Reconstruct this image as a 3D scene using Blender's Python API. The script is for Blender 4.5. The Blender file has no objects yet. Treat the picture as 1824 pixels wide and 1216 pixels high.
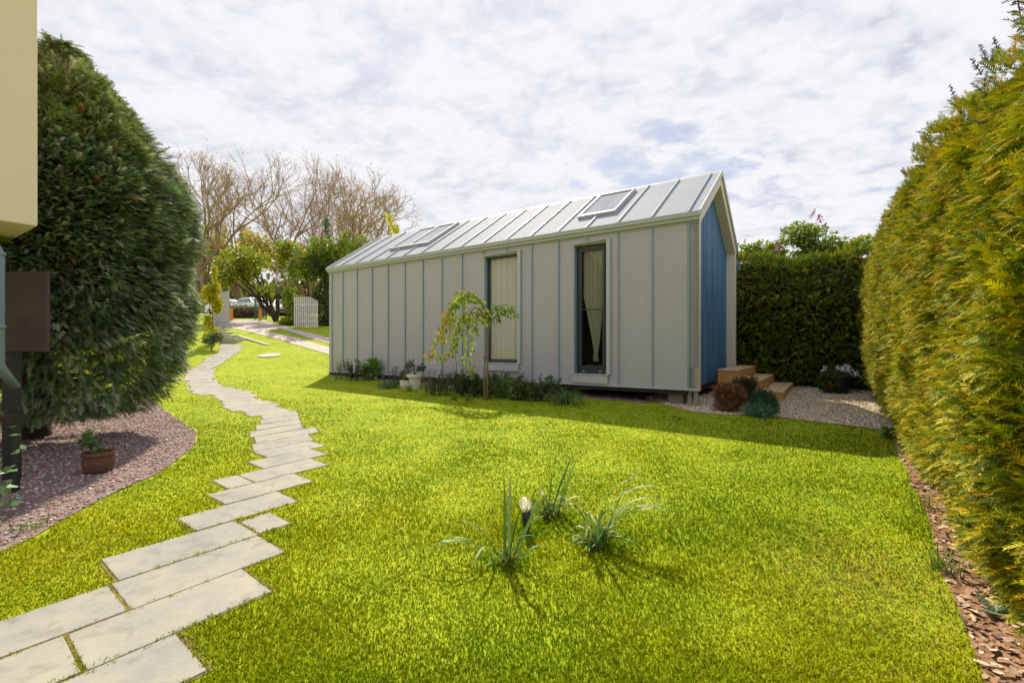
import bpy, math, random
import numpy as np
from mathutils import Vector, geometry
R = math.radians
rs = np.random.RandomState(7); random.seed(7)
SC = bpy.context.scene; COL = SC.collection

# ------------------------------------------------------------------ camera
FOC, CX, CY, CAMZ = 839.0, 912.0, 616.3, 1.1
cam = bpy.data.objects.new('camera', bpy.data.cameras.new('camera')); COL.objects.link(cam)
cam.data.sensor_width = 36; cam.data.lens = FOC/1824*36; cam.data.shift_y = (CY-608)/1824
cam.location = (0, 0, CAMZ); cam.rotation_euler = (R(90), 0, 0)
cam.data.clip_start = .05; cam.data.clip_end = 5000
SC.camera = cam
# ------------------------------------------------------------------ light
SUN_EL = 47.5; SDX, SDY = .20, -.98            # horizontal direction in which shadows fall
SUN_AZ = math.atan2(-SDX, -SDY)
sun = bpy.data.objects.new('sun', bpy.data.lights.new('sun', 'SUN')); COL.objects.link(sun)
sun.data.energy = 4.5; sun.data.angle = R(.6); sun.data.color = (1, .88, .66)
h = math.cos(R(SUN_EL)); n_ = math.hypot(SDX, SDY)
sun.rotation_euler = Vector((-SDX/n_*h, -SDY/n_*h, math.sin(R(SUN_EL)))).to_track_quat('Z', 'Y').to_euler()
sun.location = (-6, 14, 20)

def build_world():
    w = bpy.data.worlds.new("World"); SC.world = w; w.use_nodes = True
    nt = w.node_tree; nt.nodes.clear(); N = nt.nodes.new; L = nt.links.new
    out = N('ShaderNodeOutputWorld'); bg = N('ShaderNodeBackground'); bg.inputs['Strength'].default_value = .1
    sky = N('ShaderNodeTexSky'); sky.sky_type = 'NISHITA'; sky.sun_disc = False
    sky.sun_elevation = R(SUN_EL); sky.sun_rotation = SUN_AZ
    tc = N('ShaderNodeTexCoord'); sep = N('ShaderNodeSeparateXYZ'); L(tc.outputs['Generated'], sep.inputs[0])
    def math_(op, a, b=None, c=None):
        m = N('ShaderNodeMath'); m.operation = op
        for i, v in enumerate((a, b, c)):
            if v is None: continue
            if isinstance(v, (int, float)): m.inputs[i].default_value = v
            else: L(v, m.inputs[i])
        return m.outputs[0]
    zz = math_('ADD', math_('MAXIMUM', sep.outputs[2], 0.0), .22)
    cb = N('ShaderNodeCombineXYZ')
    L(math_('DIVIDE', sep.outputs[0], zz), cb.inputs[0]); L(math_('DIVIDE', sep.outputs[1], zz), cb.inputs[1])
    mp = N('ShaderNodeMapping'); mp.inputs['Rotation'].default_value = (0, 0, R(35)); mp.inputs['Scale'].default_value = (1, 1.3, 1)
    L(cb.outputs[0], mp.inputs[0])
    def noise(scale, det, rough, dist=0, vec=mp.outputs[0], off=None):
        n = N('ShaderNodeTexNoise'); n.inputs['Scale'].default_value = scale; n.inputs['Detail'].default_value = det
        n.inputs['Roughness'].default_value = rough; n.inputs['Distortion'].default_value = dist
        if off:
            a = N('ShaderNodeVectorMath'); a.operation = 'ADD'; L(vec, a.inputs[0]); a.inputs[1].default_value = off; vec = a.outputs[0]
        L(vec, n.inputs['Vector']); return n.outputs['Fac']
    def ramp(v, pts):
        r = N('ShaderNodeValToRGB'); L(v, r.inputs[0]); e = r.color_ramp.elements
        while len(e) < len(pts): e.new(.5)
        for i, (p, c) in enumerate(pts): e[i].position = p; e[i].color = (*c, 1)
        return r.outputs[0]
    big = noise(1.05, 3, .5, .3, off=(3.1, 1.2, 0)); mid = noise(5.2, 8, .52, .25); fine = noise(17, 5, .55, .4)
    dens = math_('ADD', math_('MULTIPLY', big, .95), math_('ADD', math_('MULTIPLY', mid, .55), math_('MULTIPLY', fine, .16)))
    # cloud body: white with soft lilac grey hollows
    body = ramp(math_('ADD', math_('MULTIPLY', mid, .62), math_('MULTIPLY', fine, .38)),
                [(.37, (.68, .70, .75)), (.46, (.79, .80, .83)), (.55, (.88, .88, .885))])
    cover = ramp(dens, [(.575, (0, 0, 0)), (.70, (1, 1, 1))])
    # clouds have their own radiance scale (x10 because of the .1 strength)
    sc = N('ShaderNodeMix'); sc.data_type = 'RGBA'; sc.blend_type = 'MULTIPLY'; sc.inputs[0].default_value = 1
    L(body, sc.inputs[6]); sc.inputs[7].default_value = (6.55, 6.55, 6.75, 1)
    # thin veil in the gaps of the clouds
    veil = N('ShaderNodeMix'); veil.data_type = 'RGBA'; veil.inputs[0].default_value = .72
    L(sky.outputs[0], veil.inputs[6]); veil.inputs[7].default_value = (3.5, 3.7, 4.5, 1)
    mx = N('ShaderNodeMix'); mx.data_type = 'RGBA'; L(cover, mx.inputs[0]); L(veil.outputs[2], mx.inputs[6]); L(sc.outputs[2], mx.inputs[7])
    L(mx.outputs[2], bg.inputs['Color']); L(bg.outputs[0], out.inputs[0])
build_world()
SC.view_settings.view_transform = 'Standard'; SC.view_settings.look = 'None'
SC.view_settings.exposure = 0.70; SC.view_settings.gamma = 1
SC.render.engine = 'CYCLES'
SC.cycles.max_bounces = 8; SC.cycles.transparent_max_bounces = 12

# ------------------------------------------------------------------ helpers
def tag(o, label=None, cat=None, group=None, kind=None):
    if label: o['label'] = label
    if cat: o['category'] = cat
    if group: o['group'] = group
    if kind: o['kind'] = kind
    return o
def thing(name, label, cat, loc=(0, 0, 0), rz=0, group=None):
    o = bpy.data.objects.new(name, None); o.empty_display_size = .2; COL.objects.link(o)
    o.location = loc; o.rotation_euler = (0, 0, rz); return tag(o, label, cat, group)
def lin(r, g, b):
    f = lambda c: (c/255/12.92) if c/255 <= .04045 else ((c/255+.055)/1.055)**2.4
    return (f(r), f(g), f(b))
def mesh(name, V, F, mats, parent=None, col=None, mi=None, smooth=False):
    """V (n,3); F (m,k) int array or list of lists -> ONE mesh object"""
    V = np.asarray(V, dtype=np.float32).reshape(-1, 3); me = bpy.data.meshes.new(name)
    if isinstance(F, np.ndarray) and F.ndim == 2:
        m, k = F.shape
        me.vertices.add(len(V)); me.vertices.foreach_set('co', V.ravel())
        me.loops.add(m*k); me.loops.foreach_set('vertex_index', F.astype(np.int32).ravel())
        me.polygons.add(m); me.polygons.foreach_set('loop_start', np.arange(0, m*k, k, dtype=np.int32))
        try: me.polygons.foreach_set('loop_total', np.full(m, k, dtype=np.int32))
        except Exception: pass
    else:
        me.from_pydata([tuple(map(float, v)) for v in V], [], [tuple(int(i) for i in f) for f in F])
    if not isinstance(mats, (list, tuple)): mats = [mats]
    for mt in mats: me.materials.append(mt)
    if mi is not None: me.polygons.foreach_set('material_index', np.asarray(mi, dtype=np.int32))
    if smooth: me.polygons.foreach_set('use_smooth', np.ones(len(me.polygons), dtype=bool))
    me.update(calc_edges=True)
    if col is not None:
        a = me.color_attributes.new('col', 'FLOAT_COLOR', 'POINT')
        c = np.ones((len(V), 4), dtype=np.float32); c[:, :3] = col; a.data.foreach_set('color', c.ravel())
    o = bpy.data.objects.new(name, me); COL.objects.link(o)
    if parent: o.parent = parent
    return o
class MB:
    def __init__(s): s.V = []; s.F = []; s.M = []; s.C = []
    def add(s, V, F, mi=0, c=(1, 1, 1)):
        b = len(s.V); s.V += [tuple(v) for v in V]; s.F += [[i+b for i in f] for f in F]; s.M += [mi]*len(F); s.C += [c]*len(V); return s
    def box(s, x0, x1, y0, y1, z0, z1, mi=0, c=(1, 1, 1)):
        V = [(x, y, z) for z in (z0, z1) for y in (y0, y1) for x in (x0, x1)]
        return s.add(V, [(0, 2, 3, 1), (4, 5, 7, 6), (0, 1, 5, 4), (2, 6, 7, 3), (0, 4, 6, 2), (1, 3, 7, 5)], mi, c)
    def prism(s, poly, a, b, axis='x', mi=0, c=(1, 1, 1)):
        """poly of 2-D points extruded from a to b along axis"""
        n = len(poly)
        def P(p, t):
            return (t, p[0], p[1]) if axis == 'x' else ((p[0], t, p[1]) if axis == 'y' else (p[0], p[1], t))
        V = [P(p, a) for p in poly]+[P(p, b) for p in poly]
        F = [tuple(range(n))[::-1], tuple(range(n, 2*n))]+[(i, (i+1) % n, n+(i+1) % n, n+i) for i in range(n)]
        return s.add(V, F, mi, c)
    def tube(s, pts, rad, k=6, mi=0, c=(1, 1, 1), cap=True):
        pts = [Vector(p) for p in pts]; n = len(pts)
        if isinstance(rad, (int, float)): rad = [rad]*n
        V = []; up = Vector((0, 0, 1)); ref = None
        for i, p in enumerate(pts):
            d = (pts[min(i+1, n-1)]-pts[max(i-1, 0)]); d = d.normalized() if d.length > 1e-9 else up
            if ref is None: ref = d.cross(Vector((.3, .9, .1)) if abs(d.z) > .9 else up).normalized()
            a = (ref-d*ref.dot(d)).normalized(); b = d.cross(a); ref = a
            for j in range(k):
                t = 2*math.pi*j/k; V.append(p+(a*math.cos(t)+b*math.sin(t))*rad[i])
        F = [(i*k+j, i*k+(j+1) % k, (i+1)*k+(j+1) % k, (i+1)*k+j) for i in range(n-1) for j in range(k)]
        if cap: F += [tuple(range(k))[::-1], tuple(range((n-1)*k, n*k))]
        return s.add(V, F, mi, c)
    def lathe(s, prof, k=24, c0=(0, 0, 0), mi=0, c=(1, 1, 1)):
        V = [(c0[0]+r*math.cos(2*math.pi*j/k), c0[1]+r*math.sin(2*math.pi*j/k), c0[2]+z) for r, z in prof for j in range(k)]
        F = [(i*k+j, i*k+(j+1) % k, (i+1)*k+(j+1) % k, (i+1)*k+j) for i in range(len(prof)-1) for j in range(k)]
        F += [tuple(range(k))[::-1], tuple(range((len(prof)-1)*k, len(prof)*k))]
        return s.add(V, F, mi, c)
    def build(s, name, mats, parent=None, smooth=False, bevel=0):
        o = mesh(name, s.V, s.F, mats, parent, col=np.array(s.C) if s.C else None, mi=s.M, smooth=smooth)
        if bevel:
            m = o.modifiers.new('b', 'BEVEL'); m.width = bevel; m.segments = 2; m.limit_method = 'ANGLE'
        return o
# value noise in numpy
_g = rs.rand(256, 256)
def vnoise(x, y, s=1.0, o=0):
    x = np.asarray(x)/s+37.3+o*11.7; y = np.asarray(y)/s+91.1+o*5.3
    xi = np.floor(x).astype(int); yi = np.floor(y).astype(int); fx = x-xi; fy = y-yi
    fx = fx*fx*(3-2*fx); fy = fy*fy*(3-2*fy); g = lambda a, b: _g[a % 256, b % 256]
    return (g(xi, yi)*(1-fx)+g(xi+1, yi)*fx)*(1-fy)+(g(xi, yi+1)*(1-fx)+g(xi+1, yi+1)*fx)*fy
def inside(poly, x, y):
    x = np.asarray(x); y = np.asarray(y); r = np.zeros(x.shape, bool); n = len(poly)
    for i in range(n):
        x0, y0 = poly[i][:2]; x1, y1 = poly[(i+1) % n][:2]
        if y0 == y1: continue
        r ^= ((y0 > y) != (y1 > y)) & (x < (x1-x0)*(y-y0)/(y1-y0)+x0)
    return r
# terrain: gentle rise away from the camera, a bank beyond the left end of the house
UX, UY, VX, VY = -.8268, .5625, .5625, .8268     # u: along the long wall to the left; v: along the gable, away
PX0, PY0 = 3.375, 8.5
_hy = np.array([-50, 0, 13, 14.5, 18.5, 24, 30, 42, 100, 400.]); _hz = np.array([-2.05, -.3, .155, .25, .95, 2.05, 2.7, 4.0, 7.5, 14.])
def T(x, y):
    x = np.asarray(x, float); y = np.asarray(y, float)
    near = -.3+.035*np.clip(y, -30, 60)
    hill = sum(np.interp(y+d, _hy, _hz) for d in (-.8, -.4, 0, .4, .8))/5
    L = (x-PX0)*UX+(y-PY0)*UY; w = np.clip((L-10.6)/2.9, 0, 1); w = w*w*(3-2*w)
    return near+w*(hill-near)
def tz(x, y): return float(T(x, y))
def gp(px, py):
    """ground point seen at a pixel of the 1824x1216 photograph (used for measuring outlines)"""
    k = (px-CX)/FOC; m = (py-CY)/FOC; ys = np.concatenate([np.arange(1.2, 30, .02), np.arange(30, 300, .2)])
    d = (CAMZ-m*ys)-T(k*ys, ys); i = np.argmax(d < 0)
    y0, y1 = ys[i-1], ys[i]; t = d[i-1]/(d[i-1]-d[i]); y = y0+(y1-y0)*t
    return (k*y, y, tz(k*y, y))
def at(px, py, y): return ((px-CX)/FOC*y, y, CAMZ-(py-CY)/FOC*y)
def HP(L, w, z=0): return (PX0+L*UX+w*VX, PY0+L*UY+w*VY, z)
# instancing of templates by numpy (baked into one mesh)
def frames(d, n):
    """d,n (k,3): local x along d, z near n"""
    d = d/np.linalg.norm(d, axis=1, keepdims=True); y = np.cross(n, d); y /= np.linalg.norm(y, axis=1, keepdims=True)+1e-9
    z = np.cross(d, y); return np.stack([d, y, z], axis=2)
def bake(TV, TF, P, RT, S, C=None, tipc=None):
    k = len(P); n = len(TV); S = np.asarray(S)
    if S.ndim == 1: S = S[:, None]
    V = np.einsum('kij,knj->kni', RT, TV[None]*S[:, None, :])+P[:, None, :]
    F = (TF[None]+np.arange(k)[:, None, None]*n).reshape(-1, TF.shape[1])
    c = None
    if C is not None:
        c = np.repeat(C[:, None, :], n, axis=1)
        if tipc is not None: c = c*tipc[None, :, None]
        c = c.reshape(-1, 3)
    return V.reshape(-1, 3), F, c
def rnd_unit(k):
    v = rs.normal(size=(k, 3)); return v/np.linalg.norm(v, axis=1, keepdims=True)
def leaf_tpl(w=.45, fold=.12):
    V = np.array([(0, 0, 0), (.45, w/2, fold), (1, 0, -.05), (.45, -w/2, fold), (.5, 0, 0)])
    return V, np.array([(0, 4, 1), (4, 2, 1), (0, 3, 4), (4, 3, 2)])
def frond_tpl(n=6, second=False, wide=.045, lf=.50):
    V = []; F = []
    def tri(a, b, c): i = len(V); V.extend([a, b, c]); F.append((i, i+1, i+2))
    bend = lambda x: -.22*x*x
    tri((0, .02, 0), (0, -.02, 0), (1, 0, bend(1)))
    for i in range(n):
        x = .06+.86*i/n; ln = (lf*(1-x)**.8+.08)
        for s in (1, -1):
            a = R(42+6*math.sin(i*2.1)); ex = x+ln*math.cos(a); ey = s*ln*math.sin(a); w = wide if not second else .02
            z0 = bend(x); z1 = bend(x)-.10*ln+.03*math.sin(i*3.3+s)
            tri((x-w, 0, z0), (x+w, 0, z0), (ex, ey, z1))
            if second:
                for j in range(1, 4):
                    t = j/4; bx, by, bz = x+(ex-x)*t, ey*t, z0+(z1-z0)*t; l2 = ln*.42*(1-t*.6)
                    for s2 in (1, -1):
                        a2 = a*s+s2*R(40); tri((bx-.014, by, bz), (bx+.014, by, bz), (bx+l2*math.cos(a2), by+l2*math.sin(a2), bz-.02))
    return np.array(V), np.array(F)

# ------------------------------------------------------------------ materials
def mat(name, base, rough=.6, spec=.5, metal=0, bump=None, var=None, attr=False, transl=0, extra=None, coat=0):
    m = bpy.data.materials.new(name); m.use_nodes = True; nt = m.node_tree; N = nt.nodes.new; L = nt.links.new
    p = nt.nodes['Principled BSDF']; p.inputs['Roughness'].default_value = rough; p.inputs['Metallic'].default_value = metal
    p.inputs['Specular IOR Level'].default_value = spec; p.inputs['Base Color'].default_value = (*base, 1); p.inputs['Coat Weight'].default_value = coat
    src = None
    if attr:
        a = N('ShaderNodeVertexColor'); a.layer_name = 'col'; src = a.outputs[0]
    if var:       # (scale, amount, colour2, detail, [stretch])
        tc = N('ShaderNodeTexCoord'); mp = N('ShaderNodeMapping'); L(tc.outputs['Object'], mp.inputs[0])
        if len(var) > 4: mp.inputs['Scale'].default_value = var[4]
        n = N('ShaderNodeTexNoise'); n.inputs['Scale'].default_value = var[0]; n.inputs['Detail'].default_value = var[3]; n.inputs['Roughness'].default_value = .62
        L(mp.outputs[0], n.inputs['Vector'])
        rp = N('ShaderNodeValToRGB'); rp.color_ramp.elements[0].position = .36; rp.color_ramp.elements[1].position = .66; L(n.outputs['Fac'], rp.inputs[0])
        mm = N('ShaderNodeMath'); mm.operation = 'MULTIPLY'; mm.inputs[1].default_value = var[1]; L(rp.outputs[0], mm.inputs[0])
        mx = N('ShaderNodeMix'); mx.data_type = 'RGBA'; L(mm.outputs[0], mx.inputs[0])
        if src: L(src, mx.inputs[6])
        else: mx.inputs[6].default_value = (*base, 1)
        mx.inputs[7].default_value = (*var[2], 1); src = mx.outputs[2]
    if src: L(src, p.inputs['Base Color'])
    if bump:      # (scale, strength, distance, detail[, stretch])
        tc = N('ShaderNodeTexCoord'); mp = N('ShaderNodeMapping'); L(tc.outputs['Object'], mp.inputs[0])
        if len(bump) > 4: mp.inputs['Scale'].default_value = bump[4]
        n = N('ShaderNodeTexNoise'); n.inputs['Scale'].default_value = bump[0]; n.inputs['Detail'].default_value = bump[3]
        L(mp.outputs[0], n.inputs['Vector']); b = N('ShaderNodeBump'); b.inputs['Strength'].default_value = bump[1]; b.inputs['Distance'].default_value = bump[2]
        L(n.outputs['Fac'], b.inputs['Height']); L(b.outputs[0], p.inputs['Normal'])
    if transl:
        t = N('ShaderNodeBsdfTranslucent'); ms = N('ShaderNodeMixShader'); ms.inputs[0].default_value = transl
        if src: L(src, t.inputs[0])
        else: t.inputs[0].default_value = (*base, 1)
        L(p.outputs[0], ms.inputs[1]); L(t.outputs[0], ms.inputs[2]); L(ms.outputs[0], nt.nodes['Material Output'].inputs[0])
    return m
def ribbed(name, base, axis='X', period=.038, depth=.004, rough=.45, spec=.5, grime=None):
    """sheet metal with fine trapezoid ribs along one object axis"""
    m = mat(name, base, rough, spec, var=(1.3, .5, grime or tuple(c*.86 for c in base), 5, (1, 1, .35)))
    nt = m.node_tree; N = nt.nodes.new; L = nt.links.new
    tc = N('ShaderNodeTexCoord'); s = N('ShaderNodeSeparateXYZ'); L(tc.outputs['Object'], s.inputs[0])
    a = N('ShaderNodeMath'); a.operation = 'MULTIPLY'; a.inputs[1].default_value = 2*math.pi/period; L(s.outputs[axis], a.inputs[0])
    b = N('ShaderNodeMath'); b.operation = 'SINE'; L(a.outputs[0], b.inputs[0])
    c = N('ShaderNodeMapRange'); c.inputs[1].default_value = -.5; c.inputs[2].default_value = .5; L(b.outputs[0], c.inputs[0])
    n = N('ShaderNodeTexNoise'); n.inputs['Scale'].default_value = 2.2; n.inputs['Detail'].default_value = 3; L(tc.outputs['Object'], n.inputs['Vector'])
    d = N('ShaderNodeMath'); d.operation = 'MULTIPLY_ADD'; d.inputs[1].default_value = 1.2; L(n.outputs['Fac'], d.inputs[0]); L(c.outputs[0], d.inputs[2])
    bp = N('ShaderNodeBump'); bp.inputs['Strength'].default_value = .85; bp.inputs['Distance'].default_value = depth
    L(d.outputs[0], bp.inputs['Height']); L(bp.outputs[0], nt.nodes['Principled BSDF'].inputs['Normal'])
    return m
M = {}
M['wall'] = ribbed('wall_metal', (.435, .42, .465), period=.036, depth=.005, rough=.55, spec=.3)
M['roof'] = ribbed('roof_metal', (.285, .32, .39), period=.05, depth=.003, rough=.75, spec=.1)
M['seam'] = mat('seam_metal', (.22, .31, .38), .4, .5)  # blue sky light on the seam sides put into the colour
M['roofseam'] = mat('roof_seam_metal', (.40, .42, .46), .4)
M['trim'] = mat('trim_metal', (.43, .44, .47), .45, var=(3, .3, (.44, .45, .44), 3))
M['reveal'] = mat('reveal_metal', (.25, .36, .44), .4)  # reflected sky put into the metal as a blue tint
M['cream'] = mat('cream_board', (.72, .65, .57), .6, .3, var=(2, .35, (.66, .61, .50), 5))
M['blue'] = mat('blue_stained_boards', (.035, .13, .29), .6, .3, var=(9, .8, (.13, .25, .40), 8, (1, 1, .06)), bump=(30, .5, .003, 5, (1, 1, .05)))
M['frame'] = mat('dark_window_frame', (.028, .035, .048), .4)
M['gutter'] = mat('gutter_grey', (.40, .41, .44), .4)
M['black'] = mat('black_plastic', (.015, .016, .02), .45)
M['bluepipe'] = mat('blue_grey_pipe', (.12, .22, .32), .4)
M['block'] = mat('concrete_block', (.20, .19, .165), .9, .2, var=(14, .6, (.12, .115, .10), 6), bump=(40, .5, .006, 4))
M['greywood'] = mat('weathered_wood', (.30, .27, .24), .8, .2, var=(8, .6, (.18, .16, .14), 6, (1, 1, .1)))
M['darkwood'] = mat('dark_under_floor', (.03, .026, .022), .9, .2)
M['inner'] = mat('interior_white', (.85, .83, .78), .8, .2)
M['innerd'] = mat('interior_wood', (.10, .055, .03), .7, .2)
M['floor'] = mat('interior_floor', (.55, .42, .28), .5, .3)
M['lace'] = mat('curtain_lace', (.42, .39, .31), .9, .1, transl=.25)
M['curtain'] = mat('curtain_white', (.97, .90, .86), .9, .1, transl=.5)
M['pine'] = mat('fresh_pine_boards', (.58, .27, .08), .55, .35, var=(5, .7, (.70, .40, .16), 7, (3, .25, 3)), bump=(18, .25, .002, 4, (3, .2, 3)))
M['pinetop'] = mat('pine_tread', (.74, .50, .32), .55, .35, var=(6, .6, (.42, .26, .14), 7, (3, .25, 3)))
M['stucco'] = mat('cream_stucco', (.76, .63, .49), .95, .1, var=(1.5, .3, (.68, .56, .43), 4), bump=(85, .8, .004, 6))
M['pipe'] = mat('grey_downpipe', (.16, .21, .25), .35, .5)
M['board'] = mat('brown_board', (.055, .028, .030), .5, .4, var=(3, .5, (.09, .06, .06), 7, (1, 1, 2)))
M['terracotta'] = mat('terracotta', (.16, .062, .04), .7, .3, var=(12, .7, (.07, .045, .03), 6, (1, 1, .5)), bump=(30, .6, .006, 4, (1, 1, .25)))
M['soil'] = mat('soil', (.035, .024, .016), .95, .1, var=(30, .6, (.07, .05, .03), 5), bump=(50, .8, .01, 5))
M['whitepot'] = mat('white_ceramic', (.62, .60, .55), .5, .5, var=(8, .4, (.45, .42, .36), 5))
M['bark'] = mat('bark', (.055, .042, .033), .9, .2, var=(10, .6, (.025, .02, .016), 6, (1, 1, .2)), bump=(25, .8, .02, 5, (1, 1, .2)))
M['palebark'] = mat('pale_bark', (.27, .18, .12), .9, .2, var=(6, .6, (.12, .08, .055), 5, (1, 1, .3)))
M['twig'] = mat('brown_twigs', (.33, .24, .18), .9, .2)
M['leaf'] = mat('leaf', (.1, .2, .03), .5, .35, attr=True, transl=.35)
M['needle'] = mat('conifer_spray', (.1, .2, .03), .6, .15, attr=True, transl=.15)
M['blade'] = mat('broad_blades', (.1, .2, .03), .5, .4, attr=True, transl=.3)
M['grass'] = mat('grass_blades', (.1, .2, .03), .9, .04, attr=True, transl=.3)
M['flower'] = mat('flower', (.5, .3, .5), .6, .3, attr=True, transl=.3)
M['stone'] = mat('pebbles', (.4, .3, .3), .8, .3, attr=True)
M['chip'] = mat('bark_chips', (.3, .15, .08), .85, .2, attr=True, var=(60, .5, (.12, .06, .035), 4))
M['core'] = mat('shade_hull', (.014, .017, .010), .95, .05, var=(7, .8, (.03, .024, .012), 5), bump=(9, 1, .1, 4))  # near-black hull colour, painted as shaded depth behind foliage
M['corey'] = mat('hedge_shade_hull', (.020, .022, .008), .95, .05, var=(7, .8, (.035, .03, .01), 5), bump=(9, 1, .1, 4))  # same painted shade, for the sunlit hedge's hull
M['gate'] = mat('lilac_grey_metal', (.40, .37, .41), .5, .4)
M['picket'] = mat('white_painted_slats', (.60, .56, .62), .6, .3)
M['bollard'] = mat('orange_wood_post', (.68, .25, .05), .6, .3)
M['mesh'] = mat('green_fence_mesh', (.01, .10, .05), .5, .4)
M['carw'] = mat('car_paint_white', (.72, .74, .76), .25, .5, coat=.6)
M['carg'] = mat('car_paint_silver', (.45, .50, .54), .3, .5, metal=.3, coat=.6)
M['tyre'] = mat('tyre', (.02, .02, .02), .8)
M['rim'] = mat('wheel_rim', (.4, .4, .42), .3, metal=.8)
M['lamp'] = mat('headlight_glass', (.7, .75, .8), .1)
M['carglass'] = mat('car_window_glass', (.10, .14, .17), .08, .8)
M['concrete'] = mat('pale_concrete', (.46, .44, .40), .85, .2, var=(4, .5, (.36, .34, .30), 6), bump=(60, .3, .003, 4))
M['dryb'] = mat('dry_brushwood', (.10, .065, .045), .9, .1)
def soften_normals(m, amount):
    nt = m.node_tree; N = nt.nodes.new; L = nt.links.new; g = N('ShaderNodeNewGeometry'); a = N('ShaderNodeVectorMath'); a.operation = 'SCALE'; a.inputs[3].default_value = 1-amount
    L(g.outputs['Normal'], a.inputs[0]); b = N('ShaderNodeVectorMath'); b.operation = 'ADD'; L(a.outputs[0], b.inputs[0]); b.inputs[1].default_value = (0, 0, amount)
    c = N('ShaderNodeVectorMath'); c.operation = 'NORMALIZE'; L(b.outputs[0], c.inputs[0])
    for n in nt.nodes:
        if n.type in ('BSDF_PRINCIPLED', 'BSDF_TRANSLUCENT'): L(c.outputs[0], n.inputs['Normal'])
soften_normals(M['grass'], .95)
def glass(base=.03, nm='window_glass'):
    m = bpy.data.materials.new(nm); m.use_nodes = True; nt = m.node_tree; nt.nodes.clear(); N = nt.nodes.new; L = nt.links.new
    o = N('ShaderNodeOutputMaterial'); t = N('ShaderNodeBsdfTransparent'); t.inputs[0].default_value = (.96, .98, .96, 1)
    g = N('ShaderNodeBsdfGlossy'); g.inputs['Roughness'].default_value = .01; f = N('ShaderNodeLayerWeight'); f.inputs[0].default_value = .5; q = N('ShaderNodeMath'); q.operation = 'POWER'; q.inputs[1].default_value = 4.0; L(f.outputs['Facing'], q.inputs[0])
    a = N('ShaderNodeMath'); a.operation = 'MULTIPLY_ADD'; a.inputs[1].default_value = .9; a.inputs[2].default_value = base; L(q.outputs[0], a.inputs[0])
    mx = N('ShaderNodeMixShader'); L(a.outputs[0], mx.inputs[0]); L(t.outputs[0], mx.inputs[1]); L(g.outputs[0], mx.inputs[2]); L(mx.outputs[0], o.inputs[0])
    return m
M['glass'] = glass(); M['skyglass'] = glass(.45, 'coated_roof_glass')
def multi_ramp(name, scale, pts, rough=.9, bump=(60, .6, .01, 5), detail=8, world=True, second=None):
    m = bpy.data.materials.new(name); m.use_nodes = True; nt = m.node_tree; N = nt.nodes.new; L = nt.links.new
    p = nt.nodes['Principled BSDF']; p.inputs['Roughness'].default_value = rough; p.inputs['Specular IOR Level'].default_value = .2
    tc = N('ShaderNodeTexCoord'); n = N('ShaderNodeTexNoise'); n.inputs['Scale'].default_value = scale; n.inputs['Detail'].default_value = detail; n.inputs['Roughness'].default_value = .7
    L(tc.outputs['Object'], n.inputs['Vector']); r = N('ShaderNodeValToRGB'); e = r.color_ramp.elements
    while len(e) < len(pts): e.new(.5)
    for i, (q, c) in enumerate(pts): e[i].position = q; e[i].color = (*c, 1)
    L(n.outputs['Fac'], r.inputs[0]); src = r.outputs[0]
    if second:   # (scale, colour, lo, hi, amount)
        n2 = N('ShaderNodeTexNoise'); n2.inputs['Scale'].default_value = second[0]; n2.inputs['Detail'].default_value = 4; L(tc.outputs['Object'], n2.inputs['Vector'])
        mr = N('ShaderNodeMapRange'); mr.inputs[1].default_value = second[2]; mr.inputs[2].default_value = second[3]; mr.inputs[4].default_value = second[4]; L(n2.outputs['Fac'], mr.inputs[0])
        mx = N('ShaderNodeMix'); mx.data_type = 'RGBA'; L(mr.outputs[0], mx.inputs[0]); L(src, mx.inputs[6]); mx.inputs[7].default_value = (*second[1], 1); src = mx.outputs[2]
    L(src, p.inputs['Base Color'])
    n3 = N('ShaderNodeTexNoise'); n3.inputs['Scale'].default_value = bump[0]; n3.inputs['Detail'].default_value = bump[3]; L(tc.outputs['Object'], n3.inputs['Vector'])
    b = N('ShaderNodeBump'); b.inputs['Strength'].default_value = bump[1]; b.inputs['Distance'].default_value = bump[2]; L(n3.outputs['Fac'], b.inputs['Height']); L(b.outputs[0], p.inputs['Normal'])
    return m
M['lawn'] = multi_ramp('lawn_ground', 3.0, [(.3, (.17, .27, .006)), (.5, (.27, .35, .006)), (.7, (.36, .39, .010))], bump=(120, .25, .01, 6), second=(45, (.20, .16, .04), .55, .8, .45))
M['gravelp'] = multi_ramp('pink_gravel', 55, [(.3, (.13, .09, .085)), (.5, (.26, .19, .18)), (.7, (.40, .31, .29))], bump=(90, 1, .02, 5))
M['gravelc'] = multi_ramp('cream_gravel', 45, [(.3, (.30, .22, .14)), (.5, (.48, .38, .27)), (.7, (.62, .52, .40))], bump=(80, 1, .02, 5))
M['mulch'] = multi_ramp('bark_mulch', 30, [(.3, (.13, .07, .04)), (.5, (.30, .17, .10)), (.7, (.45, .29, .19))], bump=(40, 1, .03, 5))
M['earth'] = multi_ramp('trodden_earth', 18, [(.3, (.10, .065, .03)), (.5, (.19, .14, .06)), (.7, (.26, .24, .05))])
M['slab'] = multi_ramp('stone_slabs', 2.6, [(.30, (.20, .205, .205)), (.43, (.26, .26, .25)), (.55, (.30, .295, .265)), (.68, (.345, .325, .27))], rough=.8, bump=(70, .5, .004, 7), second=(9, (.17, .165, .13), .56, .72, .6))
M['paver'] = multi_ramp('driveway_pavers', 6, [(.3, (.34, .29, .27)), (.5, (.44, .38, .35)), (.7, (.52, .46, .42))], bump=(12, .8, .01, 3))

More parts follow.
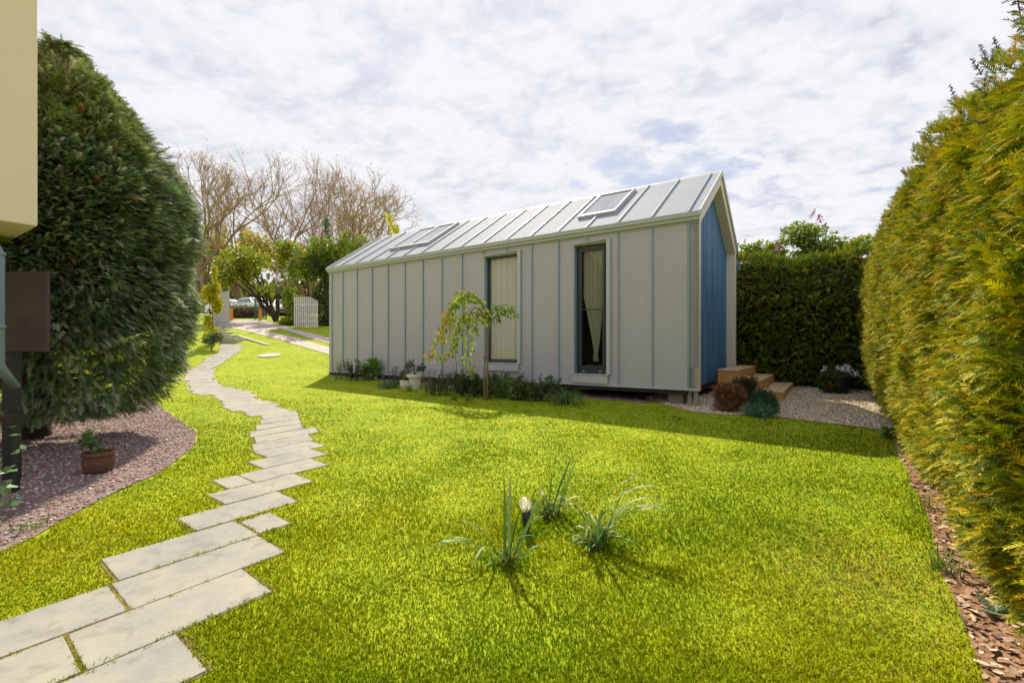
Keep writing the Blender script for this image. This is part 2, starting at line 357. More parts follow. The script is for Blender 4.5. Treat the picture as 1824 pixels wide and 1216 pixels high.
# ------------------------------------------------------------------ ground, beds, path
def gridc(a, b, s, far):
    c = list(np.arange(a, b+1e-6, s)); st = s; x = b
    while x < far: st *= 1.5; x += st; c.append(x)
    st = s; x = a
    while x > -far: st *= 1.5; x -= st; c.insert(0, x)
    return np.array(c)
gx = gridc(-26, 12, .3, 1500); gy = gridc(-3, 46, .3, 1500)
XX, YY = np.meshgrid(gx, gy); ZZ = T(XX, YY)
# the gap under the house stays level with the terrain; nothing to cut
V = np.stack([XX, YY, ZZ], -1).reshape(-1, 3); nx = len(gx); ny = len(gy)
ii, jj = np.meshgrid(np.arange(nx-1), np.arange(ny-1)); a = (jj*nx+ii).ravel()
tag(mesh('ground', V, np.stack([a, a+1, a+nx+1, a+nx], 1), M['lawn'], smooth=True), kind='structure')

def sheet(name, poly, off, material, step=.25, kind='structure'):
    P = []
    n = len(poly)
    for i in range(n):
        p0 = np.array(poly[i][:2]); p1 = np.array(poly[(i+1) % n][:2]); k = max(1, int(np.linalg.norm(p1-p0)/step))
        for j in range(k):
            q = p0+(p1-p0)*j/k; jit = (rs.rand(2)-.5)*.05 if j else 0; P.append(q+jit)
    nb = len(P); x0, y0 = np.min(P, 0); x1, y1 = np.max(P, 0)
    gxx, gyy = np.meshgrid(np.arange(x0, x1, step), np.arange(y0, y1, step)); gxx = gxx.ravel()+.013; gyy = gyy.ravel()+.017
    ok = inside(P, gxx, gyy); pts = [Vector(p) for p in P]+[Vector((a_, b_)) for a_, b_ in zip(gxx[ok], gyy[ok])]
    r = geometry.delaunay_2d_cdt(pts, [(i, (i+1) % nb) for i in range(nb)], [], 1, 1e-5)
    vs = [(v.x, v.y, tz(v.x, v.y)+off) for v in r[0]]; fs = []
    for f in r[2]:
        c = sum((r[0][i] for i in f), Vector((0, 0)))/len(f)
        if inside(P, np.array([c.x]), np.array([c.y]))[0]: fs.append(f)
    o = mesh(name, vs, fs, material, smooth=True); tag(o, kind=kind); return o, P
gpx = lambda L: [gp(*p) for p in L]
bed_left = gpx([(0, 985), (60, 958), (110, 927), (200, 880), (275, 847), (325, 812), (348, 792), (350, 772), (322, 750), (285, 724), (262, 708)])+[(-7.5, 9.5, 0), (-12, 9.0, 0), (-12, 3, 0), (-5, 1.8, 0)]
_, PL_LEFT = sheet('gravel_bed', bed_left, .008, M['gravelp'])
bed_right = gpx([(1235, 734), (1290, 739), (1340, 739), (1372, 741), (1440, 750), (1500, 757), (1550, 763), (1574, 768)])+[HP(-3.6, .2), HP(-4.0, 5.4), HP(1, 5.4), HP(1, 4.0), HP(1.2, .5)]
_, PL_RIGHT = sheet('gravel_path', bed_right, .008, M['gravelc'])
bed_house = [HP(10.9, .0), HP(10.95, -.12), HP(9.5, -.22), HP(8, -.30), HP(7, -.5), HP(5.5, -.62), HP(4.2, -.66), HP(2.9, -.45), HP(2.3, -.12), HP(.9, -.06), HP(.8, 3.6), HP(10.9, 3.6)]
_, PL_HOUSE = sheet('gravel_strip', bed_house, .008, M['gravelp'])
mul = gpx([(1575, 769), (1596, 795), (1622, 850), (1645, 905), (1672, 985), (1705, 1080), (1738, 1170), (1755, 1216)])
mul = mul+[(1.6, 1.0, 0), (3.2, .6, 0), (6.5, 6.3, 0), (5.3, 6.75, 0)]
_, PL_MULCH = sheet('bark_mulch', mul, .012, M['mulch'])
drive = gpx([(404, 571), (440, 568.5), (470, 570), (492, 577), (525, 588), (560, 595), (590, 603), (590, 611), (560, 604), (500, 591), (468, 587), (480, 590), (530, 602), (590, 620), (590, 631), (540, 617), (500, 605), (440, 589), (404, 583)])
d_ap = gpx([(380, 584), (404, 571), (440, 568.5), (470, 570), (492, 577), (500, 586), (468, 588), (440, 590), (410, 584)])
tr1 = gpx([(440, 590), (468, 588), (530, 602), (588, 620), (640, 636), (640, 650), (585, 631), (500, 606)])
tr2 = gpx([(500, 586), (492, 577), (525, 588), (560, 595), (590, 603), (640, 618), (640, 626), (585, 612), (545, 601)])
PL_D = []
for k_, pl in enumerate((d_ap, tr1, tr2)):
    _, q = sheet('driveway', pl, .012+.004*k_, M['paver'], .4); PL_D.append(q)

# stepping-stone path: rows of stone slabs
E1 = np.array((.616, .788)); E2 = np.array((-.788, .616))
slabs = []
def slab_ab(a0, a1, b0, b1):
    slabs.append([E1*a0+E2*b0, E1*a1+E2*b0, E1*a1+E2*b1, E1*a0+E2*b1])
g = .006
for (a0, a1, b0, b1) in [(-.12, .64, 1.79, 2.16), (-.89, -.14, 1.79, 2.16), (-.73, .02, 2.17, 2.545), (.035, .75, 2.17, 2.545),
        (-.33, .43, 2.56, 2.93), (.445, 1.19, 2.555, 2.93), (-.85, -.10, 2.945, 3.315), (-.09, .665, 2.945, 3.315), (.68, 1.45, 2.94, 3.315),
        (-.35, -1.1, 2.56, 2.93), (.715, 1.46, 3.33, 3.715), (1.475, 1.69, 3.35, 3.66), (1.22, 1.95, 3.73, 4.095), (1.55, 2.29, 4.11, 4.48),
        (1.72, 1.93, 4.49, 4.85), (1.945, 2.66, 4.49, 4.86), (2.19, 2.88, 4.875, 5.24), (2.41, 3.08, 5.255, 5.62)]:
    if a0 > a1: a0, a1 = a1, a0
    slab_ab(a0, a1, b0, b1)
Lq = np.array([gp(*p)[:2] for p in [(462, 806), (457, 785), (455, 757), (458, 740), (424, 733), (391, 717), (387, 706), (363, 704), (342, 696), (326, 687)]])
Rq = np.array([gp(*p)[:2] for p in [(575, 800), (571, 781), (554, 769), (547, 759), (538, 743), (530, 737), (495, 722), (466, 714), (453, 702), (431, 696), (402, 689), (388, 682)]])
def a_at(Q, b):
    bb = Q@E2; aa = Q@E1; o = np.argsort(bb); return float(np.interp(b, bb[o], aa[o]))
joints = []; b = 5.635
while b < 12.9:
    joints.append((b, a_at(Lq, b), a_at(Rq, b))); b += .383
rows = [(E1*a0+E2*b, E1*a1+E2*b) for b, a0, a1 in joints]
fan = [((329, 676), (380, 672)), ((331, 665), (378, 662)), ((343, 655), (386, 653)), ((359, 645), (401, 645)), ((376, 635), (412, 636)), ((389, 626), (424, 627)), ((392, 612.5), (434, 614.5))]
prev = rows[-1]
for p in fan:
    l1 = np.array(gp(*p[0])[:2]); r1 = np.array(gp(*p[1])[:2]); n_r = max(1, int(round(np.linalg.norm((l1+r1-prev[0]-prev[1])/2)/.42)))
    for j in range(1, n_r+1): rows.append((prev[0]+(l1-prev[0])*j/n_r, prev[1]+(r1-prev[1])*j/n_r))
    prev = (l1, r1)
for (l0, r0), (l1, r1) in zip(rows[:-1], rows[1:]):
    ax = (r0+r1-l0-l1); ax /= np.linalg.norm(ax); j = rs.uniform(-.09, .09, 2); dl = (l1-l0); dr = (r1-r0)
    lm0, lm1 = (l0+(l0+l1)/2-dl/2)/2, (l1+(l0+l1)/2+dl/2)/2
    e0 = (l0+r0)/2; e1 = (l1+r1)/2; hl = np.linalg.norm(r0+r1-l0-l1)/4; nn = (e1-e0); nn = nn/np.linalg.norm(nn)*.008
    slabs.append([e0-ax*(hl-j[0])+nn, e0+ax*(hl+j[1])+nn, e1+ax*(hl+j[1])-nn, e1-ax*(hl-j[0])-nn])
mb = MB()
for s_ in slabs:
    zt = [tz(*p)+.009+rs.uniform(-.002, .002) for p in s_]; zt = [z+rs.uniform(-.003, .003) for z in zt]
    mb.add([(p[0], p[1], z) for p, z in zip(s_, zt)]+[(p[0], p[1], z-.06) for p, z in zip(s_, zt)],
           [(0, 1, 2, 3), (0, 4, 5, 1), (1, 5, 6, 2), (2, 6, 7, 3), (3, 7, 4, 0)])
for s_ in slabs:     # trodden earth showing in the joints and round the slabs
    c = np.mean(s_, 0); q = [p+(p-c)/np.linalg.norm(p-c)*rs.uniform(.012, .035) for p in s_]; mb.add([(p[0], p[1], tz(*p)+.0035+rs.uniform(0, .0015)) for p in q], [(0, 1, 2, 3)], 1)
o = mb.build('path', [M['slab'], M['earth']], bevel=.005); tag(o, kind='structure')

# ------------------------------------------------------------------ grass blades
def in_any(polys, x, y):
    r = np.zeros(len(x), bool)
    for p in polys: r |= inside(p, x, y)
    return r
def grass_points(n, y0, y1, spread=1.18, power=1.0):
    # density falls with distance so that far turf is not over-built
    t = rs.rand(n); y = y0+(y1-y0)*t**power; x = (rs.rand(n)*2-1)*spread*(y+.4)
    return x, y
blocks = [PL_LEFT, PL_RIGHT]+PL_D
hb = [HP(10.97, 0)[:2], HP(0, 0)[:2], HP(0, 3.95)[:2], HP(10.97, 3.95)[:2]]
def build_grass():
    xs = []; ys = []
    n = 760000; t = rs.rand(n)**1.12; y = 1.6*(26/1.6)**t; xs.append((rs.rand(n)*2-1)*1.16*(y+.5)); ys.append(y)
    x = np.concatenate(xs); y = np.concatenate(ys)
    jx = x+(vnoise(x, y, .12)-.5)*.10; jy = y+(vnoise(x, y, .12, 3)-.5)*.10      # ragged bed edges
    bad = in_any(blocks, jx, jy) | inside(hb, x, y) | inside(PL_MULCH, jx-.06, jy+.02)
    hbed = inside(PL_HOUSE, jx, jy)
    rj = (vnoise(x, y, .035, 9)-.5)*.055; edge = np.zeros(len(x), bool)
    for s_ in slabs:
        c = np.mean(s_, 0); near = (abs(x-c[0]) < .7) & (abs(y-c[1]) < .7)
        if near.any():
            sh = [c+(p-c)*.985 for p in s_]; idx = np.where(near)[0]; bad[idx] |= inside(sh, x[idx]+rj[idx], y[idx]-rj[idx]); big_ = [c+(p-c)*1.0+(p-c)/np.linalg.norm(p-c)*.07 for p in s_]; edge[idx] |= inside(big_, x[idx], y[idx])
    # right of the big hedge and far left beyond the conifer is not seen
    hedge_side = (x-5.07)*.8268-(y-6.42)*.5625 > 1.2
    bad |= hedge_side & (y < 11.5)
    ok = ~bad & ~(hbed & (rs.rand(len(x)) > .06)); x = x[ok]; y = y[ok]; edge = edge[ok]; k = len(x)
    dry = vnoise(x, y, .55)*.5+vnoise(x, y, .18, 1)*.3+vnoise(x, y, 1.6, 2)*.35       # 0..1.15
    dx = np.exp(-((x-2.0)**2/.35+(y-2.55)**2/.25))*.62; dry = dry+dx+edge*.28+.35*np.exp(-((x-2.55)**2/.12+(y-3.1)**2/.5))
    straw = rs.rand(k) < np.clip((dry-.62)*1.3, .015, .75)
    pat = vnoise(x, y, 1.4, 5)*.7+vnoise(x, y, .35, 6)*.3
    cg = np.array((.22, .35, .008)); cy_ = np.array((.47, .49, .006)); cs = np.array((.55, .44, .10))
    mixf = np.clip(pat*1.5-.3+rs.normal(0, .13, k), 0, 1)[:, None]
    C = cg*(1-mixf)+cy_*mixf; C[straw] = cs*rs.uniform(.6, 1.25, (straw.sum(), 1)); C *= rs.uniform(.93, 1.09, (k, 1))*(.86+.28*vnoise(x, y, .09, 12))[:, None]
    hgt = (.013+.011*rs.rand(k))*(.7+.7*vnoise(x, y, .5, 8)); hgt *= np.where(straw, .6, 1)*np.clip(1.15-.05*y, .6, 1)
    # longer grass round the daffodils and along slab edges
    tall = np.zeros(k)
    for (cx_, cy2, r_) in tufts: tall += np.exp(-((x-cx_)**2+(y-cy2)**2)/r_**2)
    hgt *= 1+2.2*np.clip(tall, 0, 1)*rs.rand(k); C[tall > .35] *= np.array((.72, .95, 1))
    wid = .0012+.00058*y; wid *= rs.uniform(.7, 1.3, k)
    ang = rs.rand(k)*2*math.pi; lean = rs.uniform(.1, .95, k)*hgt*1.1; la = rs.rand(k)*2*math.pi
    z = T(x, y); b = np.stack([x, y, z-.003], 1); w = np.stack([np.cos(ang)*wid, np.sin(ang)*wid, 0*x], 1)
    ld = np.stack([np.cos(la)*lean, np.sin(la)*lean, 0*x], 1); up = np.stack([0*x, 0*x, hgt], 1)
    v0 = b-w; v1 = b+w; v2 = b+w*.8+ld*.35+up*.62; v3 = b-w*.8+ld*.35+up*.62; v4 = b+ld+up
    V = np.stack([v0, v1, v2, v3, v4], 1).reshape(-1, 3); i = np.arange(k)*5
    F = np.concatenate([np.stack([i, i+1, i+2], 1), np.stack([i, i+2, i+3], 1), np.stack([i+3, i+2, i+4], 1)])
    o = mesh('grass', V, F, M['grass'], col=np.repeat(C, 5, 0)); tag(o, kind='stuff')
    tag(o, 'short sunlit yellow green mown lawn grass around the path and the house', 'grass')
tufts = [(gp(905, 1000)[0], gp(905, 1000)[1], .16), (gp(935, 945)[0], gp(935, 945)[1], .16), (gp(975, 915)[0], gp(975, 915)[1], .22), (gp(1070, 960)[0], gp(1070, 960)[1], .22)]
build_grass()

def stones(name, poly, n, smin, smax, cols, off=.008, clip=None, label=None, cat=None, flat=.6, tplk='stone'):
    P = np.array([p[:2] for p in poly]); lo = P.min(0); hi = P.max(0)
    x = rs.uniform(lo[0], hi[0], n); y = rs.uniform(lo[1], hi[1], n); ok = inside(poly, x, y)
    if clip is not None: ok &= clip(x, y)
    x = x[ok]; y = y[ok]; k = len(x)
    TV = np.array([(1, 0, 0), (-1, 0, 0), (0, 1, 0), (0, -1, 0), (0, 0, 1), (0, 0, -1.)])*.5
    TF = np.array([(0, 2, 4), (2, 1, 4), (1, 3, 4), (3, 0, 4), (2, 0, 5), (1, 2, 5), (3, 1, 5), (0, 3, 5)])
    if tplk == 'chip':
        TV = np.array([(-.5, -.2, 0), (-.1, -.28, .06), (.5, -.12, 0), (.42, .2, .03), (-.05, .26, .08), (-.48, .12, 0)]); TF = np.array([(0, 1, 5), (1, 4, 5), (1, 2, 3), (1, 3, 4)])
    d = rnd_unit(k)*np.array((1, 1, .25)); nrm = rnd_unit(k)*.45+np.array((0, 0, 1)); S = rs.uniform(smin, smax, k)
    Sx = np.stack([S, S*rs.uniform(.6, 1, k), S*(flat*rs.uniform(.6, 1.1, k) if tplk == 'stone' else np.ones(k))], 1)
    pos = np.stack([x, y, T(x, y)+off+S*.12], 1); cols = np.array(cols); C = cols[rs.randint(len(cols), size=k)]*rs.uniform(.6, 1.3, (k, 1))
    V, F, c = bake(TV, TF, pos, frames(d, nrm), Sx, C)
    o = mesh(name, V, F, M['chip' if tplk == 'chip' else 'stone'], col=c); tag(o, label, cat, kind='stuff'); return o
seen = lambda x, y: (np.abs(x) < 1.2*(y+.3))
stones('pebbles', PL_LEFT, 52000, .018, .042, [(.48, .36, .36), (.36, .27, .29), (.60, .48, .47), (.25, .19, .2), (.46, .30, .25)], clip=seen, label='pinkish crushed gravel around the big round conifer', cat='gravel')
stones('pebbles', PL_RIGHT, 30000, .022, .05, [(.74, .64, .50), (.62, .51, .38), (.80, .73, .62), (.46, .37, .27)], clip=seen, label='cream crushed gravel in front of the wooden steps', cat='gravel')
stones('pebbles', PL_HOUSE, 12000, .02, .045, [(.36, .28, .27), (.28, .2, .2), (.46, .38, .36)], clip=lambda x, y: ((x-PX0)*VX+(y-PY0)*VY) < .5, label='pink grey gravel strip along the long house wall', cat='gravel')
stones('bark_chips', PL_MULCH, 26000, .018, .065, [(.46, .28, .18), (.36, .20, .13), (.60, .42, .31), (.22, .12, .08), (.68, .52, .42)], off=.014, clip=seen, label='brown bark mulch under the right hedge', cat='mulch', tplk='chip')

# ------------------------------------------------------------------ the house
W, ZB, ZE, ZR, LEN = 3.95, .316, 3.475, 4.765, 10.97
SL = (ZR-ZE)/(W/2)
house = thing('tiny_house', 'long grey metal clad tiny house with white gabled roof and blue gable end', 'house', (PX0, PY0, 0), math.atan2(-UY, VY if False else .8268))
house.rotation_euler = (0, 0, math.atan2(-.5625, .8268))
def holed(mapf, a0, a1, b0, b1, holes, mi_front=0, mi_back=1, mi_edge=2):
    As = sorted({a0, a1, *[q for h_ in holes for q in h_[:2]]}); Bs = sorted({b0, b1, *[q for h_ in holes for q in h_[2:]]})
    m = MB()
    def q(pts, mi): m.add(pts, [(0, 1, 2, 3)], mi)
    for i in range(len(As)-1):
        for j in range(len(Bs)-1):
            ca = (As[i]+As[i+1])/2; cb = (Bs[j]+Bs[j+1])/2
            if any(h_[0] < ca < h_[1] and h_[2] < cb < h_[3] for h_ in holes): continue
            A, B, C_, D = (As[i], Bs[j]), (As[i+1], Bs[j]), (As[i+1], Bs[j+1]), (As[i], Bs[j+1])
            q([mapf(*p, 0) for p in (A, B, C_, D)], mi_front); q([mapf(*p, 1) for p in (A, D, C_, B)], mi_back)
    for (x0, x1, y0, y1, s) in [(*h_, 1) for h_ in holes]+[(a0, a1, b0, b1, -1)]:
        ring = [(x0, y0), (x1, y0), (x1, y1), (x0, y1)]
        for i in range(4):
            p, r_ = ring[i], ring[(i+1) % 4]; q([mapf(*p, 0), mapf(*r_, 0), mapf(*r_, 1), mapf(*p, 1)], mi_edge)
    return m
wins = [(-4.85, -3.91, .715, 3.215), (-2.485, -1.765, .53, 3.20)]
wm = holed(lambda a, b, d: (a, .14*d, b), -LEN, 0, ZB, ZE, wins)
seams = [-(.17+.673*k) for k in range(16)]+[-10.80]
wm.build('wall', [M['wall'], M['inner'], M['reveal']], house)
sm_ = MB()
for x in seams:
    segs = [(ZB+.02, ZE-.10)]
    for (x0, x1, z0, z1) in wins:
        if x0-.12 < x < x1+.12: segs = [(ZB+.02, z0-.20), (z1+.075, ZE-.10)]
    for (a_, b_) in segs: sm_.box(x-.009, x+.009, -.032, .001, a_, b_)
sm_.build('wall_seams', M['seam'], house, bevel=.002)
# back wall, unseen glazed opening added to light the curtain; left gable wall
bw = holed(lambda a, b, d: (a, W-.14*d, b), -LEN, -.2, ZB, ZE, [(-8.6, -3.4, .65, 3.2)])
b_ = bw.build('back_wall', [M['wall'], M['inner'], M['reveal']], house)
MB().box(-8.6, -3.4, W-.08, W-.07, .65, 3.2).build('added_glazing', M['glass'], house)
pent = lambda i=0: [(i, ZB), (W-i, ZB), (W-i, ZE-.02), (W/2, ZR-.02-i*.3), (i, ZE-.02)]
MB().prism([(.14, ZB+.01), (W-.14, ZB+.01), (W-.14, ZE), (W/2, ZR-.12), (.14, ZE)], -LEN+.02, -LEN+.14).build('end_wall', M['wall'], house)
# blue gable: individual boards of one panel
bm = MB(); y = .14; rr = random.Random(3); k = 0
while y < W-.15:
    w_ = min(.118, W-.14-y); y1 = y+w_-.006; zt = lambda q: ZE+SL*min(q, W-q)-.14
    d = rr.choice((0, .004, .009)); poly = [(y, ZB-.0), (y1, ZB-.0), (y1, zt(y1)), (y, zt(y))]
    if y < W/2 < y1: poly.insert(3, (W/2, zt(W/2)))
    bm.prism(poly, -.24, -.205+d, mi=0); y += w_; k += 1
bm.build('gable_wall', M['blue'], house, bevel=.003)
MB().prism([(.142, ZB+.02), (W-.142, ZB+.02), (W-.142, ZE-.03), (W/2, ZR-.2), (.142, ZE-.03)], -.34, -.245).build('gable_lining', M['innerd'], house)
# cream frame round the gable
fr = MB(); tw = .13; tv = .20
outer = [(0, ZB-.03), (0, ZE-.02), (W/2, ZR-.02), (W, ZE-.02), (W, ZB-.03)]
inn = [(tw, ZB-.03), (tw, ZE+SL*tw-tv), (W/2, ZR-tv), (W-tw, ZE+SL*tw-tv), (W-tw, ZB-.03)]
for i in range(4):
    fr.prism([outer[i], outer[i+1], inn[i+1], inn[i]], -.203, .004)
fr.build('gable_frame', M['cream'], house, bevel=.003)
# roof slabs with skylight openings
def rmap(side):
    def f(a, s, d):
        y = s*W/2; z = ZE+s*(ZR-ZE); o_ = .10*(1-d)-.02; ny, nz = -SL/math.hypot(1, SL), 1/math.hypot(1, SL)
        y += ny*o_; z += nz*o_
        if side: y = W-y
        return (a, y, z)
    return f
sky_holes = [(-2.60, -1.82, .30, .87), (-7.93, -7.23, .31, .90), (-8.70, -8.00, .31, .90)]
rf = holed(rmap(0), -LEN-.03, .02, -.035, 1.0, sky_holes); rf.build('roof', [M['roof'], M['inner'], M['trim']], house)
rb = holed(rmap(1), -LEN-.03, .02, -.035, 1.0, [], 0, 1, 2); rb.build('roof', [M['roof'], M['inner'], M['trim']], house)
rsm = MB()
def rpt(x, s, h_): 
    y = s*W/2; z = ZE+s*(ZR-ZE); ny, nz = -SL/math.hypot(1, SL), 1/math.hypot(1, SL); o_ = .08+h_; return (x, y+ny*o_, z+nz*o_)
for x in seams:
    ss = [(-.02, .985)]
    for (x0, x1, s0, s1) in sky_holes:
        if x0-.06 < x < x1+.06: ss = [(-.02, s0-.04), (s1+.05, .985)]
    for (s0, s1) in ss:
        V = [rpt(x+dx, s, h_) for s in (s0, s1) for h_ in (-.004, .034) for dx in (-.010, .010)]
        rsm.add(V, [(0, 2, 3, 1), (4, 5, 7, 6), (0, 1, 5, 4), (2, 6, 7, 3), (0, 4, 6, 2), (1, 3, 7, 5)])
rsm.build('roof_seams', M['roofseam'], house)
# ridge cap, rake flashing, eave fascia and base flashing
rc = MB(); zc = ZR+.07
rc.prism([(W/2-.11, zc-.055), (W/2, zc+.035), (W/2+.11, zc-.055), (W/2+.105, zc-.075), (W/2, zc+.012), (W/2-.105, zc-.075)], -LEN-.035, .03)
rc.build('ridge_cap', M['trim'], house, bevel=.003)
def rake(side, x0, x1):
    m = MB(); a = [(-.055, ZE-.04+.02), (-.055, ZE+.075), (W/2, ZR+.115), (W/2, ZR-.01)]
    if side: a = [(W-p[0], p[1]) for p in a]
    m.prism(a, x0, x1); return m
for side in (0, 1):
    rake(side, .0205, .045).build('rake_flashing', M['trim'], house, bevel=.004)
    rake(side, -LEN-.055, -LEN-.0305).build('rake_flashing', M['trim'], house, bevel=.004)
ea = MB(); ea.box(-LEN-.02, .016, -.060, -.003, ZE-.098, ZE-.022); ea.box(-LEN-.03, .03, -.105, -.062, ZE-.035, ZE+.052); ea.box(-LEN-.0, .0, -.018, -.002, ZE-.125, ZE-.10, mi=0)
ea.build('eave_trim', M['gutter'], house, bevel=.006)
eb = MB(); eb.box(-LEN-.03, .03, W+.062, W+.11, ZE-.05, ZE+.05); eb.build('back_gutter', M['black'], house, bevel=.01)
bf = MB(); bf.box(-LEN-.01, -.01, -.022, -.002, ZB-.025, ZB+.012); bf.build('base_flashing', M['trim'], house)
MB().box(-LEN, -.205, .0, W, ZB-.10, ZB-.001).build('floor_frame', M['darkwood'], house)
MB().box(-LEN+.15, -.36, .145, W-.145, ZB+.27, ZB+.30).build('floor', M['floor'], house)
MB().box(-3.3, -3.2, .145, W-.145, ZB+.31, ZE).build('shade_partition', M['innerd'], house)  # unseen divider added to keep the room behind the right window dark
MB().box(-LEN, -.3, W-.3, W-.25, -.05, ZB-.1).build('light_blocker', M['darkwood'], house)  # dark panel added at the back to keep the under-floor gap black
MB().box(-LEN, -LEN+.06, .25, W-.3, .1, ZB-.1).build('light_blocker', M['darkwood'], house)  # end panel added likewise to shut light out under the floor
# piers
def pier(x0, x1, y0, y1, z0, material, name='pier'):
    m = MB(); zz = z0; top = ZB-.102; n = max(1, round((top-zz)/.21)); hh = (top-zz)/n
    for i in range(n): m.box(x0+(i % 2)*.006, x1-(i % 2)*.004, y0, y1, zz+i*hh+.003, zz+(i+1)*hh)
    return m.build(name, material, house, bevel=.006)
pier(-.58, -.30, .10, .50, -.06, M['block']); pier(-.58, -.30, 3.2, 3.5, -.06, M['block'])
for x in (-3.6, -6.2, -8.8):
    for y in (.3, 3.2): pier(x, x+.3, y, y+.3, tz(*HP(-x, y)[:2])-.05, M['block'])
pier(-LEN+.02, -LEN+.42, .03, .4, .08, M['cream'], 'corner_block')
for (x, y) in ((-.22, .06), (-.10, .03)):
    m = MB(); m.box(x, x+.075, y, y+.05, -.06, ZB-.03); m.build('prop_post', M['greywood'], house, bevel=.003)
# windows
def window(x0, x1, z0, z1, kind):
    w = MB(); fw = .075 if kind else .055; yb = .075
    for (a_, b_, c_, d_) in ((x0, x1, z0, z0+fw*1.5), (x0, x1, z1-fw, z1), (x0, x0+fw, z0+fw*1.5, z1-fw), (x1-fw, x1, z0+fw*1.5, z1-fw)):
        w.box(a_+.001, b_-.001, yb, yb+.05, c_+.001, d_-.001)
    o = w.build('window', M['frame'], house, bevel=.004)
    ix0, ix1, iz0, iz1 = x0+fw, x1-fw, z0+fw*1.5, z1-fw
    if kind:     # opening sash with its own frame and a bar across
        s = MB(); f2 = .05
        for (a_, b_, c_, d_) in ((ix0, ix1, iz0, iz0+f2), (ix0, ix1, iz1-f2, iz1), (ix0, ix0+f2, iz0+f2, iz1-f2), (ix1-f2, ix1, iz0+f2, iz1-f2)):
            s.box(a_, b_, yb-.016, yb+.03, c_, d_)
        s.build('sash', M['frame'], o, bevel=.004); ix0 += f2; ix1 -= f2; iz0 += f2; iz1 -= f2
        s = MB(); zm = iz0+(iz1-iz0)*.49; s.tube([(ix0-.002, yb-.004, zm), (ix1+.002, yb-.004, zm)], .011, 8); s.build('bar', M['frame'], o)
        for xx in (x0+.14, x1-.2):
            MB().box(xx, xx+.05, yb-.008, yb, z0+.045, z0+.062).build('drain_cap', M['trim'], o)
    MB().box(ix0, ix1, yb+.02, yb+.026, iz0, iz1).build('pane', M['glass'], o)
    # curtain with folds
    n = 90; m = 40; V = []
    for j in range(m+1):
        t = j/m
        for i in range(n+1):
            s = i/n
            if kind:
                zz = iz1-.01-(iz1-iz0-.10)*t; g_ = 1 if t < .42 else 1-.80*((t-.42)/.50)**.9 if t < .92 else .2+.9*(t-.92)
                cxx = ix0+(ix1-ix0)*(.52+.10*min(1, max(0, t-.4)*2)); xx = cxx+(s-.5)*(ix1-ix0)*1.02*g_
                if t > .92: g_ = .2
                yy = .15+.012*math.sin(s*46)*(.4+g_)+.008*math.sin(s*17+1)
                if t > .9: yy -= .03*math.sin(math.pi*min(1, (t-.9)/.1))
            else:
                zz = iz1+.02-(iz1-iz0+.06)*t; xx = x0-.02+(x1-x0+.04)*s
                yy = .165+.022*math.sin(s*34+1.2*math.sin(s*5))+.012*math.sin(s*71+t*1.5)
            V.append((xx, yy, zz))
    F = np.array([(j*(n+1)+i, j*(n+1)+i+1, (j+1)*(n+1)+i+1, (j+1)*(n+1)+i) for j in range(m) for i in range(n)])
    mesh('curtain', V, F, M['lace' if kind else 'curtain'], o, smooth=True)
    # casing
    c = MB(); p = .045; wl = .018; wr = .075
    c.box(x0-wl, x0, -p, .0, z0-.02, z1+.012); c.box(x1, x1+wr, -p, .0, z0-.0, z1+.045)
    c.prism([(x0-.06, z1+.01), (x1+wr+.0, z1+.046), (x1+wr, z1+.062), (x0-.06, z1+.028)], -p-.006, 0, axis='y')
    c.box(x0-.0, x1-.0, .0, .074, z1-.004, z1-.001)
    c.build('casing', M['trim'], o, bevel=.003)
    l = MB(); l.box(x1+wr+.001, x1+wr+.014, -p+.004, 0, z0-.0, z1+.06); l.box(x0+.001, x0+.004, -p+.002, .074, z0, z1-.005)
    l.build('casing_edge', M['reveal'], o)
    s = MB(); s.box(x0-.065, x1+.06, -.062, .074, z0-.022, z0-.002); s.box(x0-.055, x1+.03, -.050, -.001, z0-.19, z0-.023)
    s.build('sill', M['trim'], o, bevel=.003)
window(*wins[0], 0); window(*wins[1], 1)
# skylights
for i, (x0, x1, s0, s1) in enumerate(sky_holes):
    m = MB()
    def bar(xa, xb, sa, sb, h0=-.03, h1=.075):
        V = [rpt(x, s, h_) for s in (sa, sb) for h_ in (h0, h1) for x in (xa, xb)]
        m.add(V, [(0, 2, 3, 1), (4, 5, 7, 6), (0, 1, 5, 4), (2, 6, 7, 3), (0, 4, 6, 2), (1, 3, 7, 5)])
    e = .045; es = .03; bar(x0-e, x1+e, s0-es-.01, s0); bar(x0-e, x1+e, s1, s1+es); bar(x0-e, x0, s0, s1); bar(x1, x1+e, s0, s1)
    o = m.build('skylight', M['gutter'], house, bevel=.006)
    m = MB(); V = [rpt(x, s, h_) for s in (s0, s1) for h_ in (.045, .052) for x in (x0, x1)]
    m.add(V, [(0, 2, 3, 1), (4, 5, 7, 6), (0, 1, 5, 4), (2, 6, 7, 3), (0, 4, 6, 2), (1, 3, 7, 5)]); m.build('pane', M['skyglass'], o)
# downpipe elbow at the back gutter
dp = MB(); dp.tube([(-.02, W+.12, ZE-.05), (-.02, W+.12, ZE-.22)], .045, 12); dp.build('gutter_outlet', M['black'], house)
dp = MB(); dp.tube([(-.02, W+.12, ZE-.20), (-.02, W+.14, ZE-.27), (-.0, W+.24, ZE-.30), (0.02, W+.30, ZE-.34), (.02, W+.31, ZE-.46)], .042, 12); dp.build('downpipe_elbow', M['bluepipe'], house, smooth=True)

